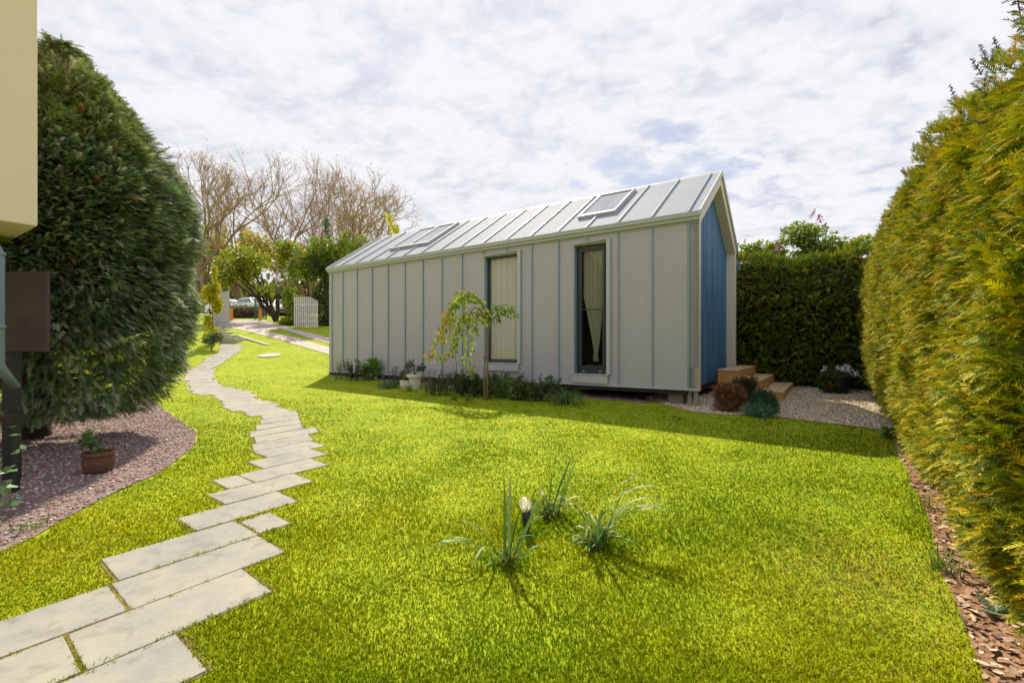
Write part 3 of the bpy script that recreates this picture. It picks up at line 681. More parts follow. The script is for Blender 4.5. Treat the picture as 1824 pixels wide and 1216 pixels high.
# wooden steps beside the gable
st = thing('wooden_steps', 'three broad pine steps climbing beside the blue gable end', 'steps', HP(-.6, 3.3, 0), house.rotation_euler.z)
def stp(x0, x1, zt):
    zg = -.02; y0, y1 = -1.67, 1.65; m = MB()
    m.box(x1-.03, x1, y0+.03, y1, zg, zt-.032); m.box(x0, x1-.031, y0+.03, y0+.06, zg, zt-.032)
    m.box(x0, x1-.031, y1-.03, y1, zg, zt-.032)
    m.box(x1-.09, x1-.031, y0+.061, y0+.10, zg, zt-.033)
    o = m.build('step', M['pine'], st, bevel=.004)
    t = MB(); n = 3; wd = (x1-x0+.01)/n
    for i in range(n): t.box(x0+i*wd, x0+(i+1)*wd-.006, y0, y1+.01, zt-.03, zt)
    t.build('tread', M['pinetop'], o, bevel=.004)
# local x of the steps = away from the house (L negative)
for (L0, L1, zt) in ((0.0, -.40, .615), (-.40, -.80, .41), (-.80, -1.20, .215)): stp(-L0-.6+.004, -L1-.6, zt)

# ------------------------------------------------------------------ the neighbouring building at the left
cz = (213.3/FOC)*4.2+CAMZ; C0 = at(67, 403, 4.2)
bld = thing('rendered_building', 'cream rendered upper storey overhanging the left edge of the garden', 'building', (C0[0], C0[1], 0), math.atan2(VY, VX))
# local x = v direction, local y = u direction ; body extends toward -x and +y
m = MB(); m.box(-6, 0, 0, 5, C0[2], 7.2); m.build('wall', M['stucco'], bld, bevel=.01)
m = MB(); m.box(-6, -2.2, 1.2, 5, -.4, C0[2]-.002); m.build('lower_wall', M['stucco'], bld)
m = MB(); x_, y_, z_ = at(-1.5, 430, 4.0); lx = (x_-C0[0])*VX+(y_-C0[1])*VY; ly = (x_-C0[0])*UX+(y_-C0[1])*UY
m.tube([(lx-.25, ly, C0[2]-.01), (lx-.22, ly, C0[2]-.10), (lx-.05, ly, C0[2]-.16), (lx, ly, C0[2]-.28), (lx, ly, .95), (lx+.02, ly+.02, .9), (lx+.12, ly+.15, .74)], .036, 12)
for zz in (C0[2]-.30, 1.25): m.tube([(lx, ly, zz), (lx, ly, zz+.03)], .043, 12)
m.build('downpipe', M['pipe'], bld, smooth=True)

bd = thing('notice_board', 'dark brown weathered board on black posts under the overhanging building', 'board', (at(30, 626, 4.3)[0], 4.3, 0))
X0b = at(0, 0, 4.3)[0]; xr = at(86, 0, 4.3)[0]-bd.location.x; zt, zb = at(0, 484, 4.3)[2], at(0, 626, 4.3)[2]
MB().box(-.9, xr, -.015, .02, zb, zt).build('panel', M['board'], bd, bevel=.004)
m = MB(); xa = at(8, 0, 4.35)[0]-bd.location.x; xb = at(29, 0, 4.35)[0]-bd.location.x; m.box(xa, xb, .025, .10, tz(-5, 4.3)-.05, zb+.3); m.build('post', M['black'], bd, bevel=.004)
m = MB(); m.box(-.88, -.78, .025, .10, tz(-5, 4.3)-.05, zb+.3); m.build('post', M['black'], bd, bevel=.004)
p = at(24, 745, 4.05)
gl = thing('garden_spotlight', 'black tubular garden spotlight on a stem below the brown board', 'garden lamp', (p[0], p[1], tz(p[0], p[1])))
hz = p[2]-gl.location.z
m = MB(); m.tube([(-.10, .03, hz+.03), (-.02, 0, hz+.035), (.10, -.04, hz-.005)], [.038, .05, .055], 14); m.build('housing', M['black'], gl, smooth=False)
m = MB(); m.tube([(.02, 0, -.02), (.02, 0, hz)], .026, 10); m.build('stem', M['black'], gl)

# ------------------------------------------------------------------ conifers
def spray_thing(root, name, P, Nn, size, cols, tpl, droop=.3, up=0., mat_='needle', jitter=.5, dirbias=None, parent=True):
    k = len(P); TV, TF = tpl
    d = Nn+rnd_unit(k)*jitter; d[:, 2] += up-droop
    if dirbias is not None: d += np.array(dirbias)
    n = np.tile(np.array((0, 0, 1.)), (k, 1))+Nn*.5+rnd_unit(k)*.55
    S = rs.uniform(size[0], size[1], k)
    V, F, c = bake(TV, TF, P, frames(d, n), np.stack([S, S*rs.uniform(.7, 1.1, k), S*rs.uniform(.6, 1.6, k)], 1), cols)
    return mesh(name, V, F, M[mat_], root, col=c)
GAIN = 1.0
def pick(cols, k, var=.25, w=None):
    cols = np.array(cols)*GAIN; c = cols[rs.choice(len(cols), size=k, p=w)]; return c*rs.uniform(1-var, 1+var, (k, 1))
FR = frond_tpl(6); FRW = frond_tpl(8, wide=.045, lf=.32); FR2 = frond_tpl(4, True); FR5 = frond_tpl(4)
def big_conifer():
    cx_, cy_ = -5.66, 5.92; KS = .87; zg = tz(cx_, cy_)
    root = thing('clipped_conifer', 'huge dark blue green egg shaped conifer on a leaning trunk', 'conifer', (cx_, cy_, zg))
    pz = 1.1+(np.array([.12, .35, .58, .91, 1.15, 1.88, 2.53, 3.5, 4.23, 4.88, 5.15, 5.36, 5.47])-1.1)*KS; pz = np.where(pz > 1.1, 1.1+(pz-1.1)*.925, pz); pr = np.array([.75, 1.08, 1.25, 1.44, 1.56, 1.67, 1.68, 1.52, 1.18, .82, .58, .32, .05])*KS*.93
    k = 74000; zz = np.interp(rs.rand(k), np.linspace(0, 1, 200), np.interp(np.linspace(0, 1, 200), np.cumsum(np.r_[0, np.interp(np.linspace(.25, 4.9, 199), pz, pr)+.3])/np.sum(np.interp(np.linspace(.25, 4.9, 199), pz, pr)+.3), np.linspace(.25, 4.9, 200)))
    th = rs.rand(k)*2*math.pi
    # keep the sides that can be seen from around the photograph's place
    keep = (np.cos(th-R(-50)) > -.62); th = th[keep]; zz = zz[keep]; k = len(th)
    r = np.interp(zz, pz, pr); tt = (th+math.pi) % (2*math.pi); lump = (vnoise(tt*3.2, zz*1.6, .7)-.5)*.30+(vnoise(tt*6, zz*3.4, .6, 4)-.5)*.18
    r = r+lump*.95+.03-np.where(rs.rand(k) < .38, rs.rand(k)*.34, 0)-np.abs(rs.normal(0, .06, k)); r = np.maximum(r, .02)
    dr = (np.interp(zz+.1, pz, pr)-np.interp(zz-.1, pz, pr))/.2
    N3 = np.stack([np.cos(th), np.sin(th), -dr*.8], 1); N3 /= np.linalg.norm(N3, axis=1, keepdims=True)
    P = np.stack([r*np.cos(th), r*np.sin(th), zz-zg], 1)
    # thin out the lower left so that limbs and light show through
    xl = P[:, 0]*.72+P[:, 1]*.69; thin = (zz < 1.35) & (xl < -.1); thin2 = (zz < 1.05) & (xl < .75)
    keep = ~((thin & (rs.rand(k) < .5)) | (thin2 & (rs.rand(k) < .22)))
    P, N3, zz, th = P[keep], N3[keep], zz[keep], th[keep]; k = len(P)
    cols = pick([(.12, .22, .11), (.18, .29, .12), (.07, .14, .09), (.27, .34, .10), (.42, .48, .33)], k, .3)
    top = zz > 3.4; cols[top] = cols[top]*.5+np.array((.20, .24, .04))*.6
    hl = rs.rand(k) < .13; cols[hl] = np.array((.50, .50, .38))*rs.uniform(.7, 1.2, (hl.sum(), 1)); br = (vnoise(th*8, zz*4, .5, 9) > .93) | (rs.rand(k) < .006); cols[br] = np.array((.22, .085, .035))*rs.uniform(.6, 1.2, (br.sum(), 1))*1.6  # pale sprays: lit highlights put into the foliage colour; brown ones are separate
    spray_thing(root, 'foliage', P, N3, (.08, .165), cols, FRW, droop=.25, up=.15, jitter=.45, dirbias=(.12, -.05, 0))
    # solid dark hull: the shade inside the crown put into its colour
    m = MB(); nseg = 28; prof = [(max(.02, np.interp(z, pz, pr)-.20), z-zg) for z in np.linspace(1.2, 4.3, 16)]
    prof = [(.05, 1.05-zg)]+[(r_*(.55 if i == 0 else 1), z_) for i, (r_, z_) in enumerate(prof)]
    m.lathe(prof, nseg); m.build('shade_hull', M['core'], root, smooth=True)
    # trunk and low limbs
    m = MB(); bx = at(54, 0, 6.1)[0]-cx_; by = .2
    m.tube([(bx-.05, by, -.1), (bx, by, .1), (bx+.06, by+.0, .8), (bx+.22, by-.1, 1.5), (.1, -.05, 2.6), (.1, 0, 4.4)], [.30, .19, .16, .14, .11, .04], 10)
    m.build('trunk', M['bark'], root, smooth=True)
    m = MB()
    for i in range(26):
        a = rs.uniform(-1.7, .9); z0 = rs.uniform(.25, 1.5); l = rs.uniform(.8, 1.35); q = [Vector((bx+.05+.12*z0, by+.15*z0, z0))]; 
        for j in range(1, 7):
            t = j/6; q.append(q[0]+Vector((math.cos(a)*l*t, math.sin(a)*l*t, .35*t*t-.15*t+rs.uniform(-.04, .04))))
        m.tube(q, [.035-.027*j/6 for j in range(7)], 5)
    m.build('limbs', M['bark'], root, smooth=True)
big_conifer()

# hedges
def hedge(name, label, A, D, length, height, nout, thick, k, size, palette, wts, tpl, core, zfun=None, bulge=.22, y_bias=0, zlow=.05, jitter=.6, droop=0.1, rust=None, endcap=True, topd=.3, deep=0):
    """A start point, D unit direction, nout unit normal of the visible face"""
    A = np.array(A[:2]); D = np.array(D); O = np.array(nout)
    root = thing(name, label, 'hedge', (A[0], A[1], tz(*A)))
    s = rs.rand(k)
    if y_bias: s = s**y_bias
    s = s*length; z = zlow+rs.rand(k)*(height-zlow)
    hh = height if zfun is None else zfun(s); z = z*hh/height
    lump = (vnoise(s, z, .55)-.5)*.34+(vnoise(s, z, .22, 3)-.5)*(.14+.26*deep)
    round_ = -.45*np.clip((z-(hh-.55))/.55, 0, 1)**2+.10*np.sin(np.clip(z/hh, 0, 1)*math.pi)
    off = bulge*(.3+lump*1.6)+round_-np.abs(rs.normal(0, .07, k))-.12*np.clip((.35-z)/.35, 0, 1)
    # top band
    kt = int(k*topd*.5); st_ = rs.rand(kt)
    if y_bias: st_ = st_**y_bias
    st_ = st_*length; ht = height*np.ones(kt) if zfun is None else zfun(st_); ot = -rs.rand(kt)*thick*.7
    zt_ = ht+(vnoise(st_, ot, .35)-.5)*.28-.05
    S = np.r_[s, st_]; O_ = np.r_[off, ot]; Z = np.r_[z, zt_]
    nz = np.r_[np.clip((z-(hh-.5))/.5, 0, 1), np.ones(kt)*1.3]
    P = np.stack([D[0]*S+O[0]*O_, D[1]*S+O[1]*O_, Z+T(A[0]+D[0]*S, A[1]+D[1]*S)-tz(*A)], 1)
    N3 = np.stack([O[0]*(1-.4*nz), O[1]*(1-.4*nz), nz+.05], 1)
    if endcap:
        pass
    kk = len(P); cols = pick(palette, kk, .3, wts)
    if rust is not None:
        br = vnoise(S*1.0, Z, .16, 7) > rust; cols[br] = np.array((.42, .15, .03))*rs.uniform(.5, 1.2, (br.sum(), 1))
    if deep:      # clumps: leave the hollows between sprays open
        q = vnoise(S, Z*1.3, .15, 11); kp = (q > .30) | (rs.rand(kk) < .25); P, N3, cols = P[kp], N3[kp], cols[kp]
    spray_thing(root, 'foliage', P, N3, size, cols, tpl, droop=droop, up=.25, jitter=jitter)
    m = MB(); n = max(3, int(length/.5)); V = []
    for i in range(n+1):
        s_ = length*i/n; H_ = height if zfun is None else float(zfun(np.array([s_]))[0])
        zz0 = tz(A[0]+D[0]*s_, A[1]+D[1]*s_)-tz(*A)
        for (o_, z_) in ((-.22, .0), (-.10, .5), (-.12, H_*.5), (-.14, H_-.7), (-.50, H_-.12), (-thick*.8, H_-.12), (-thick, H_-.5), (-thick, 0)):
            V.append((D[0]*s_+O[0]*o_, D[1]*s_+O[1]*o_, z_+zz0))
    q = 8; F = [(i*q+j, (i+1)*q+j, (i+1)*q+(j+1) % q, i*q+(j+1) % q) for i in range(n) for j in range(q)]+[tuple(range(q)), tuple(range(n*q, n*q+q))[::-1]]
    m.add(V, F); m.build('shade_hull', core, root)  # solid dark hull painted as the shaded depth between sprays
    return root
Hd = (.5625, .8268); Hn = (-.8268, .5625)
A_h = (2.44-.7*.5625, 2.246-.7*.8268)
hr = hedge('thuja_hedge', 'tall sunlit yellow green thuja hedge along the right side of the lawn', A_h, Hd, 11.2, 3.45, Hn, 1.3, 68000, (.065, .135),
      [(.28, .31, .010), (.46, .40, .008), (.13, .19, .012), (.50, .30, .010), (.06, .09, .012)], [.30, .30, .20, .09, .11], FRW, M['corey'],
      zfun=lambda s: np.interp(s+1.2, [0, 2.4, 4.6, 14], [2.58, 2.84, 3.28, 3.38])+.08*np.sin(s*1.7), y_bias=1.25, rust=.94, jitter=.8, deep=1)
# conifer twigs against the sky at the top of the hedge
def twig_branch(root, name, start, direction, length, n, r=.006):
    m = MB(); p = Vector(start); d = Vector(direction).normalized(); pts = [p.copy()]
    for i in range(n):
        d = (d+Vector(rnd_unit(1)[0])*.10+Vector((0, 0, -.03))).normalized(); p = p+d*length/n; pts.append(p.copy())
    m.tube(pts, [r*(1-.7*i/n) for i in range(n+1)], 5)
    for i in range(1, n+1):
        for s in (1, -1):
            for h_ in range(2):
                side = d.cross(Vector((0, 1, .2))).normalized()*s; a = pts[i]-d*rs.rand()*length/n; dd = (side+d*.45+Vector(rnd_unit(1)[0])*.25).normalized(); l = length*.28*(1.1-.7*i/n)*rs.uniform(.6, 1.1)
                q = [a, a+dd*l*.5+Vector((0, 0, .01)), a+dd*l]; m.tube(q, [r*.5, r*.4, r*.2], 4)
                for w_ in range(5):
                    t = .25+.15*w_; b = a+dd*l*t
                    for s2 in (1, -1):
                        m.tube([b, b+(dd*.7+d*.7*s2).normalized()*l*.16], [r*.33, r*.15], 3)
    return m.build(name, M['twig2'], root)
M['twig2'] = mat('purple_brown_twigs', (.07, .045, .045), .8, .2)
def rel(root, p): return (p[0]-root.location.x, p[1]-root.location.y, p[2]-root.location.z)
twig_branch(hr, 'branch', rel(hr, at(1812, -40, 2.7)), (-.10, 0, -1), .40, 9)
for (px, py) in ((1762, 92), (1748, 112), (1704, 160), (1786, 84)):
    Yt = 2.6+(1790-px)*.012; twig_branch(hr, 'branch', rel(hr, at(px, py+22, Yt+.1)), (-.35, 0, 1), .14, 5, .004)
# back hedge
A_b = (8.3, 10.6)
hedge('dark_hedge', 'shaded dark green hedge closing the garden behind the wooden steps', A_b, (-.8268, .5625), 10.5, 3.1, (-.5625, -.8268), 1.2, 17000, (.12, .26),
      [(.17, .24, .03), (.29, .33, .03), (.11, .16, .03), (.42, .36, .02)], [.4, .25, .25, .1], FRW, M['core'], zfun=lambda s: 3.15+.09*np.sin(s*2.1+1)+.03*s, bulge=.25, jitter=.7, droop=.2, rust=.965)

# ------------------------------------------------------------------ broadleaf crowns, bare trees
LEAF = leaf_tpl(.55); NARROW = leaf_tpl(.16, .02)
def crown(root, name, lobes, n, size, palette, tpl=LEAF, mat_='leaf', wts=None, shell=.55, var=.3, droop=.2):
    lobes = np.array(lobes, float); vol = lobes[:, 3]*lobes[:, 4]; idx = rs.choice(len(lobes), size=n, p=vol/vol.sum()); Lb = lobes[idx]
    d = rnd_unit(n); rr_ = shell+(1-shell)*rs.rand(n)**.6; rr_ *= 1+.25*(vnoise(d[:, 0]*3+idx, d[:, 2]*3, .6)-.5)*2
    # clumps: many small tufts
    P = Lb[:, :3]+d*rr_[:, None]*np.stack([Lb[:, 3], Lb[:, 3], Lb[:, 4]], 1)
    q = vnoise(P[:, 0]*1.0+P[:, 1]*.7, P[:, 2]+P[:, 1]*.4, size[1]*3.2, 2); keep = q > .36; P = P[keep]; d = d[keep]; n = len(P)
    dd = d*.5+rnd_unit(n)*.8; dd[:, 2] -= droop; nn = rnd_unit(n)+np.array((0, 0, .9))
    V, F, c = bake(tpl[0], tpl[1], P, frames(dd, nn), rs.uniform(size[0], size[1], n), pick(palette, n, var, wts))
    return mesh(name, V, F, M[mat_], root, col=c)
def lobe_set(c, r, h_, k, rl=.45, seed=0):
    q = np.random.RandomState(seed); out = []
    for i in range(k):
        d = q.normal(size=3); d /= np.linalg.norm(d); t = q.uniform(.35, .8)
        out.append((c[0]+d[0]*r*t, c[1]+d[1]*r*t, c[2]+d[2]*h_*t, r*rl*q.uniform(.7, 1.2), h_*rl*q.uniform(.7, 1.2)))
    return out
def stems(root, name, base, tops, r0, material, wob=.08, k=6):
    m = MB()
    for t in tops:
        b = Vector(base); t = Vector(t); pts = []
        for j in range(7):
            f = j/6; p = b.lerp(t, f); p += Vector(rnd_unit(1)[0])*wob*math.sin(f*math.pi)*(t-b).length*.5; p.x = b.x+(p.x-b.x)*(f**.35 if f > 0 else 1); pts.append(p)
        m.tube(pts, [r0*(1-.8*j/6) for j in range(7)], k)
    return m.build(name, material, root, smooth=True)
def leafy(name, label, cat, px, pyb, Y, lobes_px, n, size, palette, r0=.05, group=None, wts=None, tpl=LEAF, material='bark', flowers=None, trunkz=None, ntop=5, shell=.55):
    """lobes_px: (px,py,rx_px,ry_px) measured at distance Y, built round a trunk standing at px"""
    bx = (px-CX)/FOC*Y; bz = tz(bx, Y) if pyb is None else at(px, pyb, Y)[2]
    root = thing(name, label, cat, (bx, Y, bz), group=group); s = Y/FOC; lob = []
    for i, (lx, ly, rx, ry) in enumerate(lobes_px):
        c = at(lx, ly, Y); q = np.random.RandomState(i+int(px)); depth = rx*s
        for j in range(4):
            lob.append((c[0]-bx+q.uniform(-.45, .45)*rx*s, q.uniform(-.6, .6)*depth, c[2]-bz+q.uniform(-.45, .45)*ry*s, rx*s*q.uniform(.55, .82), ry*s*q.uniform(.55, .82)))
    crown(root, 'foliage', lob, n, size, palette, tpl=tpl, wts=wts, shell=shell)
    tops = [tuple(lob[i][:3]) for i in rs.choice(len(lob), min(ntop, len(lob)), replace=False)]
    stems(root, 'stems', (0, 0, -.1), tops, r0, M[material])
    if flowers:   # list of pixels
        V = []; F = []; Cc = []; b0 = 0
        for (fx, fy) in flowers:
            c = at(fx, fy+7, Y-.0); k = 42; t = rs.rand(k); rad = .09*(1-t*.7)*rs.rand(k)**.5*(Y/20)**.5; an = rs.rand(k)*6.28
            ln = .28*(Y/20)**.5; base = np.array((c[0]-bx, -lob[0][3]*1.1+rs.uniform(-.1, .2), c[2]-bz))
            ax = np.array((rs.uniform(-.4, .4), -.3, 1)); P = base+ax*(t[:, None]-.5)*ln+np.stack([np.cos(an)*rad, np.sin(an)*rad, 0*t], 1)
            v, f, cc = bake(LEAF[0], LEAF[1], P, frames(rnd_unit(k), rnd_unit(k)), rs.uniform(.05, .10, k)*(Y/20)**.5, pick([(.26, .14, .22), (.32, .20, .28), (.22, .10, .17)], k, .25))
            mesh('blossom', v, f, M['flower'], root, col=cc)
    return root
YG = [(.20, .24, .012), (.14, .20, .014), (.26, .26, .015), (.09, .14, .016)]
MG = [(.10, .16, .016), (.15, .21, .018), (.065, .11, .016), (.19, .22, .02)]
DG = [(.025, .05, .014), (.04, .07, .016), (.06, .09, .018)]
OY = [(.32, .26, .03), (.26, .22, .03), (.20, .16, .03), (.34, .22, .05)]
# behind the right hand hedge
GAIN = 1.6
lilac_f = [(1458, 402), (1425, 385), (1370, 438), (1485, 462), (1497, 466), (1437, 392), (1510, 478)]
leafy('lilac_tree', 'tall green lilac with purple blossom rising above the dark hedge', 'tree', 1435, None, 13.6, [(1435, 415, 34, 26), (1425, 450, 46, 28), (1460, 455, 40, 26), (1390, 440, 22, 15), (1440, 480, 60, 22), (1420, 500, 70, 16)], 9500, (.07, .14), MG, flowers=lilac_f, ntop=6)
leafy('lilac_tree', 'low green lilac just right of the roof edge behind the dark hedge', 'tree', 1345, None, 14.2, [(1340, 450, 30, 18), (1365, 455, 28, 18), (1325, 445, 16, 12), (1345, 478, 40, 18)], 5600, (.07, .14), YG)
leafy('lilac_tree', 'yellow green lilac in the gap between the two hedges', 'tree', 1510, None, 13.0, [(1512, 452, 26, 20), (1488, 470, 24, 15), (1535, 440, 24, 18), (1510, 485, 40, 20)], 5600, (.07, .13), YG)
# left background
leafy('golden_shrub', 'golden yellow upright shrub beside the concrete steps', 'shrub', 381, None, 19.6, [(381, 540, 19, 24), (379, 510, 13, 18), (383, 572, 17, 22), (377, 490, 9, 16), (380, 595, 14, 12)], 11000, (.06, .12), [(.32, .29, .01), (.28, .28, .012), (.36, .26, .01), (.17, .20, .012)], r0=.02)
leafy('perennial_plant', 'leafy plant with pink bloom at the foot of the golden shrub', 'plant', 376, None, 18.4, [(372, 605, 13, 9), (386, 597, 9, 9)], 1400, (.06, .13), [(.10, .17, .04), (.05, .10, .03), (.16, .22, .07)], r0=.01, flowers=[(391, 597)])
leafy('spring_tree', 'loose yellow green tree with dark trunks beside the driveway', 'tree', 492, None, 29, [(455, 470, 45, 30), (505, 480, 40, 32), (425, 500, 35, 28), (480, 515, 45, 22), (520, 450, 26, 24), (400, 480, 24, 26)], 15000, (.12, .26), [(.22, .24, .02), (.15, .19, .02), (.28, .27, .03), (.09, .13, .02)], r0=.11, ntop=8, shell=.25)
leafy('lilac_shrub', 'big lilac shrub in pink bloom left of the house end', 'shrub', 548, None, 26.5, [(545, 490, 36, 34), (520, 540, 24, 28), (600, 440, 40, 24), (625, 432, 30, 18), (560, 450, 30, 24), (530, 575, 22, 12), (590, 480, 30, 30)], 17000, (.09, .19), MG+[(.24, .25, .02)], r0=.07, ntop=8,
      flowers=[(632, 412), (640, 418), (646, 425), (625, 420), (600, 425), (590, 420), (575, 415), (612, 428), (538, 455), (530, 465), (520, 478), (505, 480), (508, 488), (560, 500), (563, 480), (545, 460), (604, 455), (637, 430), (520, 545), (500, 468), (553, 432), (652, 433)])
leafy('dark_evergreen', 'dark evergreen shrub filling the shade beside the picket gate', 'shrub', 584, None, 25.5, [(582, 520, 22, 40), (575, 470, 18, 34), (585, 565, 20, 24), (600, 490, 18, 30)], 10000, (.08, .17), DG, r0=.06, ntop=5)
leafy('blue_spruce', 'small blue green spire rising behind the lilac shrub', 'conifer', 583, None, 27, [(583, 400, 5, 14), (583, 420, 9, 14), (583, 445, 12, 16)], 2600, (.10, .20), [(.05, .10, .07), (.07, .13, .09)], tpl=NARROW, r0=.06)
leafy('garden_shrub', 'round green shrub at the foot of the lilac by the driveway', 'shrub', 505, None, 26.0, [(520, 575, 22, 13), (550, 570, 18, 14)], 3600, (.08, .17), YG, r0=.03)
leafy('ivy_shoot', 'yellow green leafy shoot standing above the roof ridge', 'shrub', 694, None, 24, [(692, 390, 5, 9), (704, 408, 7, 6), (690, 410, 6, 8), (700, 430, 14, 18)], 800, (.12, .22), [(.40, .36, .01), (.30, .30, .015)], r0=.03)
for (px, Y, lobes, lab, pal) in ((60, 13, [(40, 470, 50, 40), (70, 440, 30, 30), (10, 540, 50, 50)], 'bright green tree seen under the cream building overhang', YG),
                                 (70, 11.5, [(60, 640, 45, 45), (110, 690, 50, 40), (20, 690, 50, 50)], 'sunlit shrub glimpsed between trunk and limbs of the conifer', YG),
                                 (190, 13.5, [(150, 650, 60, 50), (210, 640, 50, 50), (170, 700, 60, 30)], 'green shrub behind the lowest limbs of the conifer', MG)):
    leafy('garden_shrub', lab, 'shrub', px, None, Y, lobes, 5200, (.10, .2), pal, r0=.05)
for (px, Y, lobes, lab) in ((430, 62, [(400, 470, 40, 36), (450, 450, 40, 36), (375, 430, 26, 40), (420, 410, 30, 26)], 'tall tan and olive trees in new leaf behind the spring tree'),
                            (560, 66, [(540, 470, 50, 30), (600, 480, 50, 24), (500, 460, 40, 26)], 'far ochre tinted tree behind the lilac shrub'),
                            (350, 58, [(350, 480, 30, 40), (370, 520, 30, 30), (385, 450, 22, 30)], 'far ochre tree beside the edge of the round conifer')):
    leafy('distant_tree', lab, 'tree', px, None, Y, lobes, 9500, (.22, .5), OY+[(.16, .18, .04)], r0=.3, ntop=8, shell=.2, material='palebark')
# low wood on the horizon
def wood():
    n = 36000; x = rs.uniform(-110, 60, n); y = rs.uniform(78, 96, n); hh = 3.5+5*vnoise(x, y*.3, 9)+2*vnoise(x, y, 2.5, 2); z = rs.rand(n)**.7*hh
    P = np.stack([x, y, T(x, y)+z], 1)
    V, F, c = bake(LEAF[0], LEAF[1], P, frames(rnd_unit(n), rnd_unit(n)+np.array((0, 0, .8))), rs.uniform(.7, 1.5, n), pick([(.09, .11, .03), (.14, .14, .04), (.05, .07, .025), (.18, .14, .06)], n))
    tag(mesh('far_wood', V, F, M['leaf'], col=c), 'low far off wood along the horizon', 'wood', kind='stuff')
wood()

def bare_tree(px, Y, H, lean, label, seed, spread=.55, r0=.24, levels=6, trunk=.28, forks=3, buds=(.22, .12, .08), nb=1500, group='bare trees beyond the driveway'):
    q = random.Random(seed); bx = (px-CX)/FOC*Y; root = thing('bare_tree', label, 'tree', (bx, Y, tz(bx, Y)), group=None)
    trunkm = MB(); twigm = MB(); tips = []
    def grow(p, d, l, r, lev):
        n = 4 if lev < 3 else 3; pts = [p.copy()]; dd = d.copy()
        for i in range(n):
            dd = (dd+Vector((q.gauss(0, .16), q.gauss(0, .16), q.gauss(.05, .10)))).normalized(); p = p+dd*l/n; pts.append(p.copy())
        (trunkm if lev < 3 else twigm).tube(pts, [r*(1-.38*i/n) for i in range(n+1)], 7 if lev < 2 else (4 if lev < 4 else 3), cap=False)
        if lev >= levels: tips.append(p.copy()); return
        kids = forks if lev in (0, 1) else q.choice((2, 3, 3))
        for c in range(kids):
            a = q.uniform(0, 2*math.pi); s_ = spread*q.uniform(.6, 1.35); side = dd.orthogonal().normalized(); side.rotate(__import__('mathutils').Quaternion(dd, a))
            nd = (dd+side*s_+Vector((0, 0, .12))).normalized(); grow(p, nd, l*q.uniform(.62, .86), r*(.62 if kids > 2 else .7), lev+1)
        if lev in (1, 2, 3):
            for c in range(2):
                k_ = q.randrange(1, len(pts)-1); side = dd.orthogonal().normalized(); side.rotate(__import__('mathutils').Quaternion(dd, q.uniform(0, 6.28)))
                grow(pts[k_], (dd*.5+side).normalized(), l*.5, r*.38, lev+2 if lev+2 <= levels else levels)
    grow(Vector((0, 0, -.2)), Vector((lean, 0, 1)).normalized(), H*1.12*trunk, r0, 0)
    trunkm.build('trunk', M['palebark'], root, smooth=True); twigm.build('twigs', M['twig'], root)
    if tips:
        tp = np.array([tuple(t) for t in tips]); k = nb; P = tp[rs.randint(len(tp), size=k)]+rs.normal(0, .28, (k, 3))
        V, F, c = bake(LEAF[0], LEAF[1], P, frames(rnd_unit(k), rnd_unit(k)), rs.uniform(.08, .19, k), pick([buds, (buds[0]*1.4, buds[1]*1.5, buds[2])], k))
        mesh('buds', V, F, M['leaf'], root, col=c)
for a_ in [(375, 44, 13.5, -.05, 'bare tree closest to the edge of the round conifer', 11, .5, .20),
           (408, 40, 13.2, .22, 'bare tree with a curved leaning trunk over the spring tree', 5, .5, .22),
           (505, 46, 14.2, .02, 'tallest bare tree, standing centred over the spring tree', 21, .5, .24),
           (528, 47, 13.4, .14, 'bare tree just right of the tallest one, leaning right', 8, .48, .22),
           (590, 46, 13.0, .10, 'fine twigged bare tree rising behind the lilac shrub', 31, .5, .20),
           (617, 52, 11.0, -.25, 'short leaning bare tree over the pink lilac tops', 14, .6, .18),
           (672, 42, 11.5, .12, 'gnarled wide bare tree nearest to the house roof', 17, .72, .24),
           (735, 70, 12.0, .05, 'small reddish tree showing just above the roof ridge', 4, .7, .2),
           (770, 72, 10.5, .05, 'lowest reddish tree top peeping over the roof ridge', 41, .7, .2)]:
    bare_tree(*a_)

# ------------------------------------------------------------------ far garden furniture
def rotz(o, a): o.rotation_euler = (0, 0, a); return o
p = gp(407, 583); ga = thing('metal_gate', 'pale lilac grey corrugated gate leaf standing open beside the golden shrub', 'gate', p, R(150))
m = MB(); n = 12
for i in range(n): m.box(.05+i*.125, .05+i*.125+.09, -.02+.012*(i % 2), .02, .06, 1.84)
m.build('panel', M['gate'], ga); MB().box(-.04, .04, -.04, .04, -.1, 1.9).build('post', M['gate'], ga, bevel=.005)
for z in (.3, 1.6): MB().box(.04, 1.6, .022, .05, z, z+.06).build('rail', M['gate'], ga)
p = gp(524, 584); sc_ = p[1]/FOC; pk = thing('picket_gate', 'white slatted picket gate leaf open in front of the lilac shrub', 'gate', p, R(-8))
m = MB(); nS = 12; Wp = 45*sc_
for i in range(nS):
    x = i*Wp/(nS-.4); top = (55-(0 if i < 8 else (i-7)*1.6))*sc_; m.box(x, x+Wp/nS*.56, -.012, .012, .05-.02*(i > 6), top)
m.build('slats', M['picket'], pk)
for z in (.30, 1.15): MB().box(0, Wp, .013, .045, z, z+.07).build('rail', M['picket'], pk)
for (px, pyb, lab) in ((412, 570.5, 'orange wooden post beside the grey gate leaf'), (463.5, 571.5, 'orange wooden post under the dark tree trunk')):
    p = gp(px, pyb); s = p[1]/FOC; t = thing('wooden_post', lab, 'post', p, group='orange posts at the end of the driveway')
    MB().box(-2.1*s, 2.1*s, -.06, .06, -.1, 21*s).build('shaft', M['bollard'], t, bevel=.01); MB().box(-2.4*s, 2.4*s, -.075, .075, 21*s, 21*s+.03).build('cap', M['bollard'], t, bevel=.01)
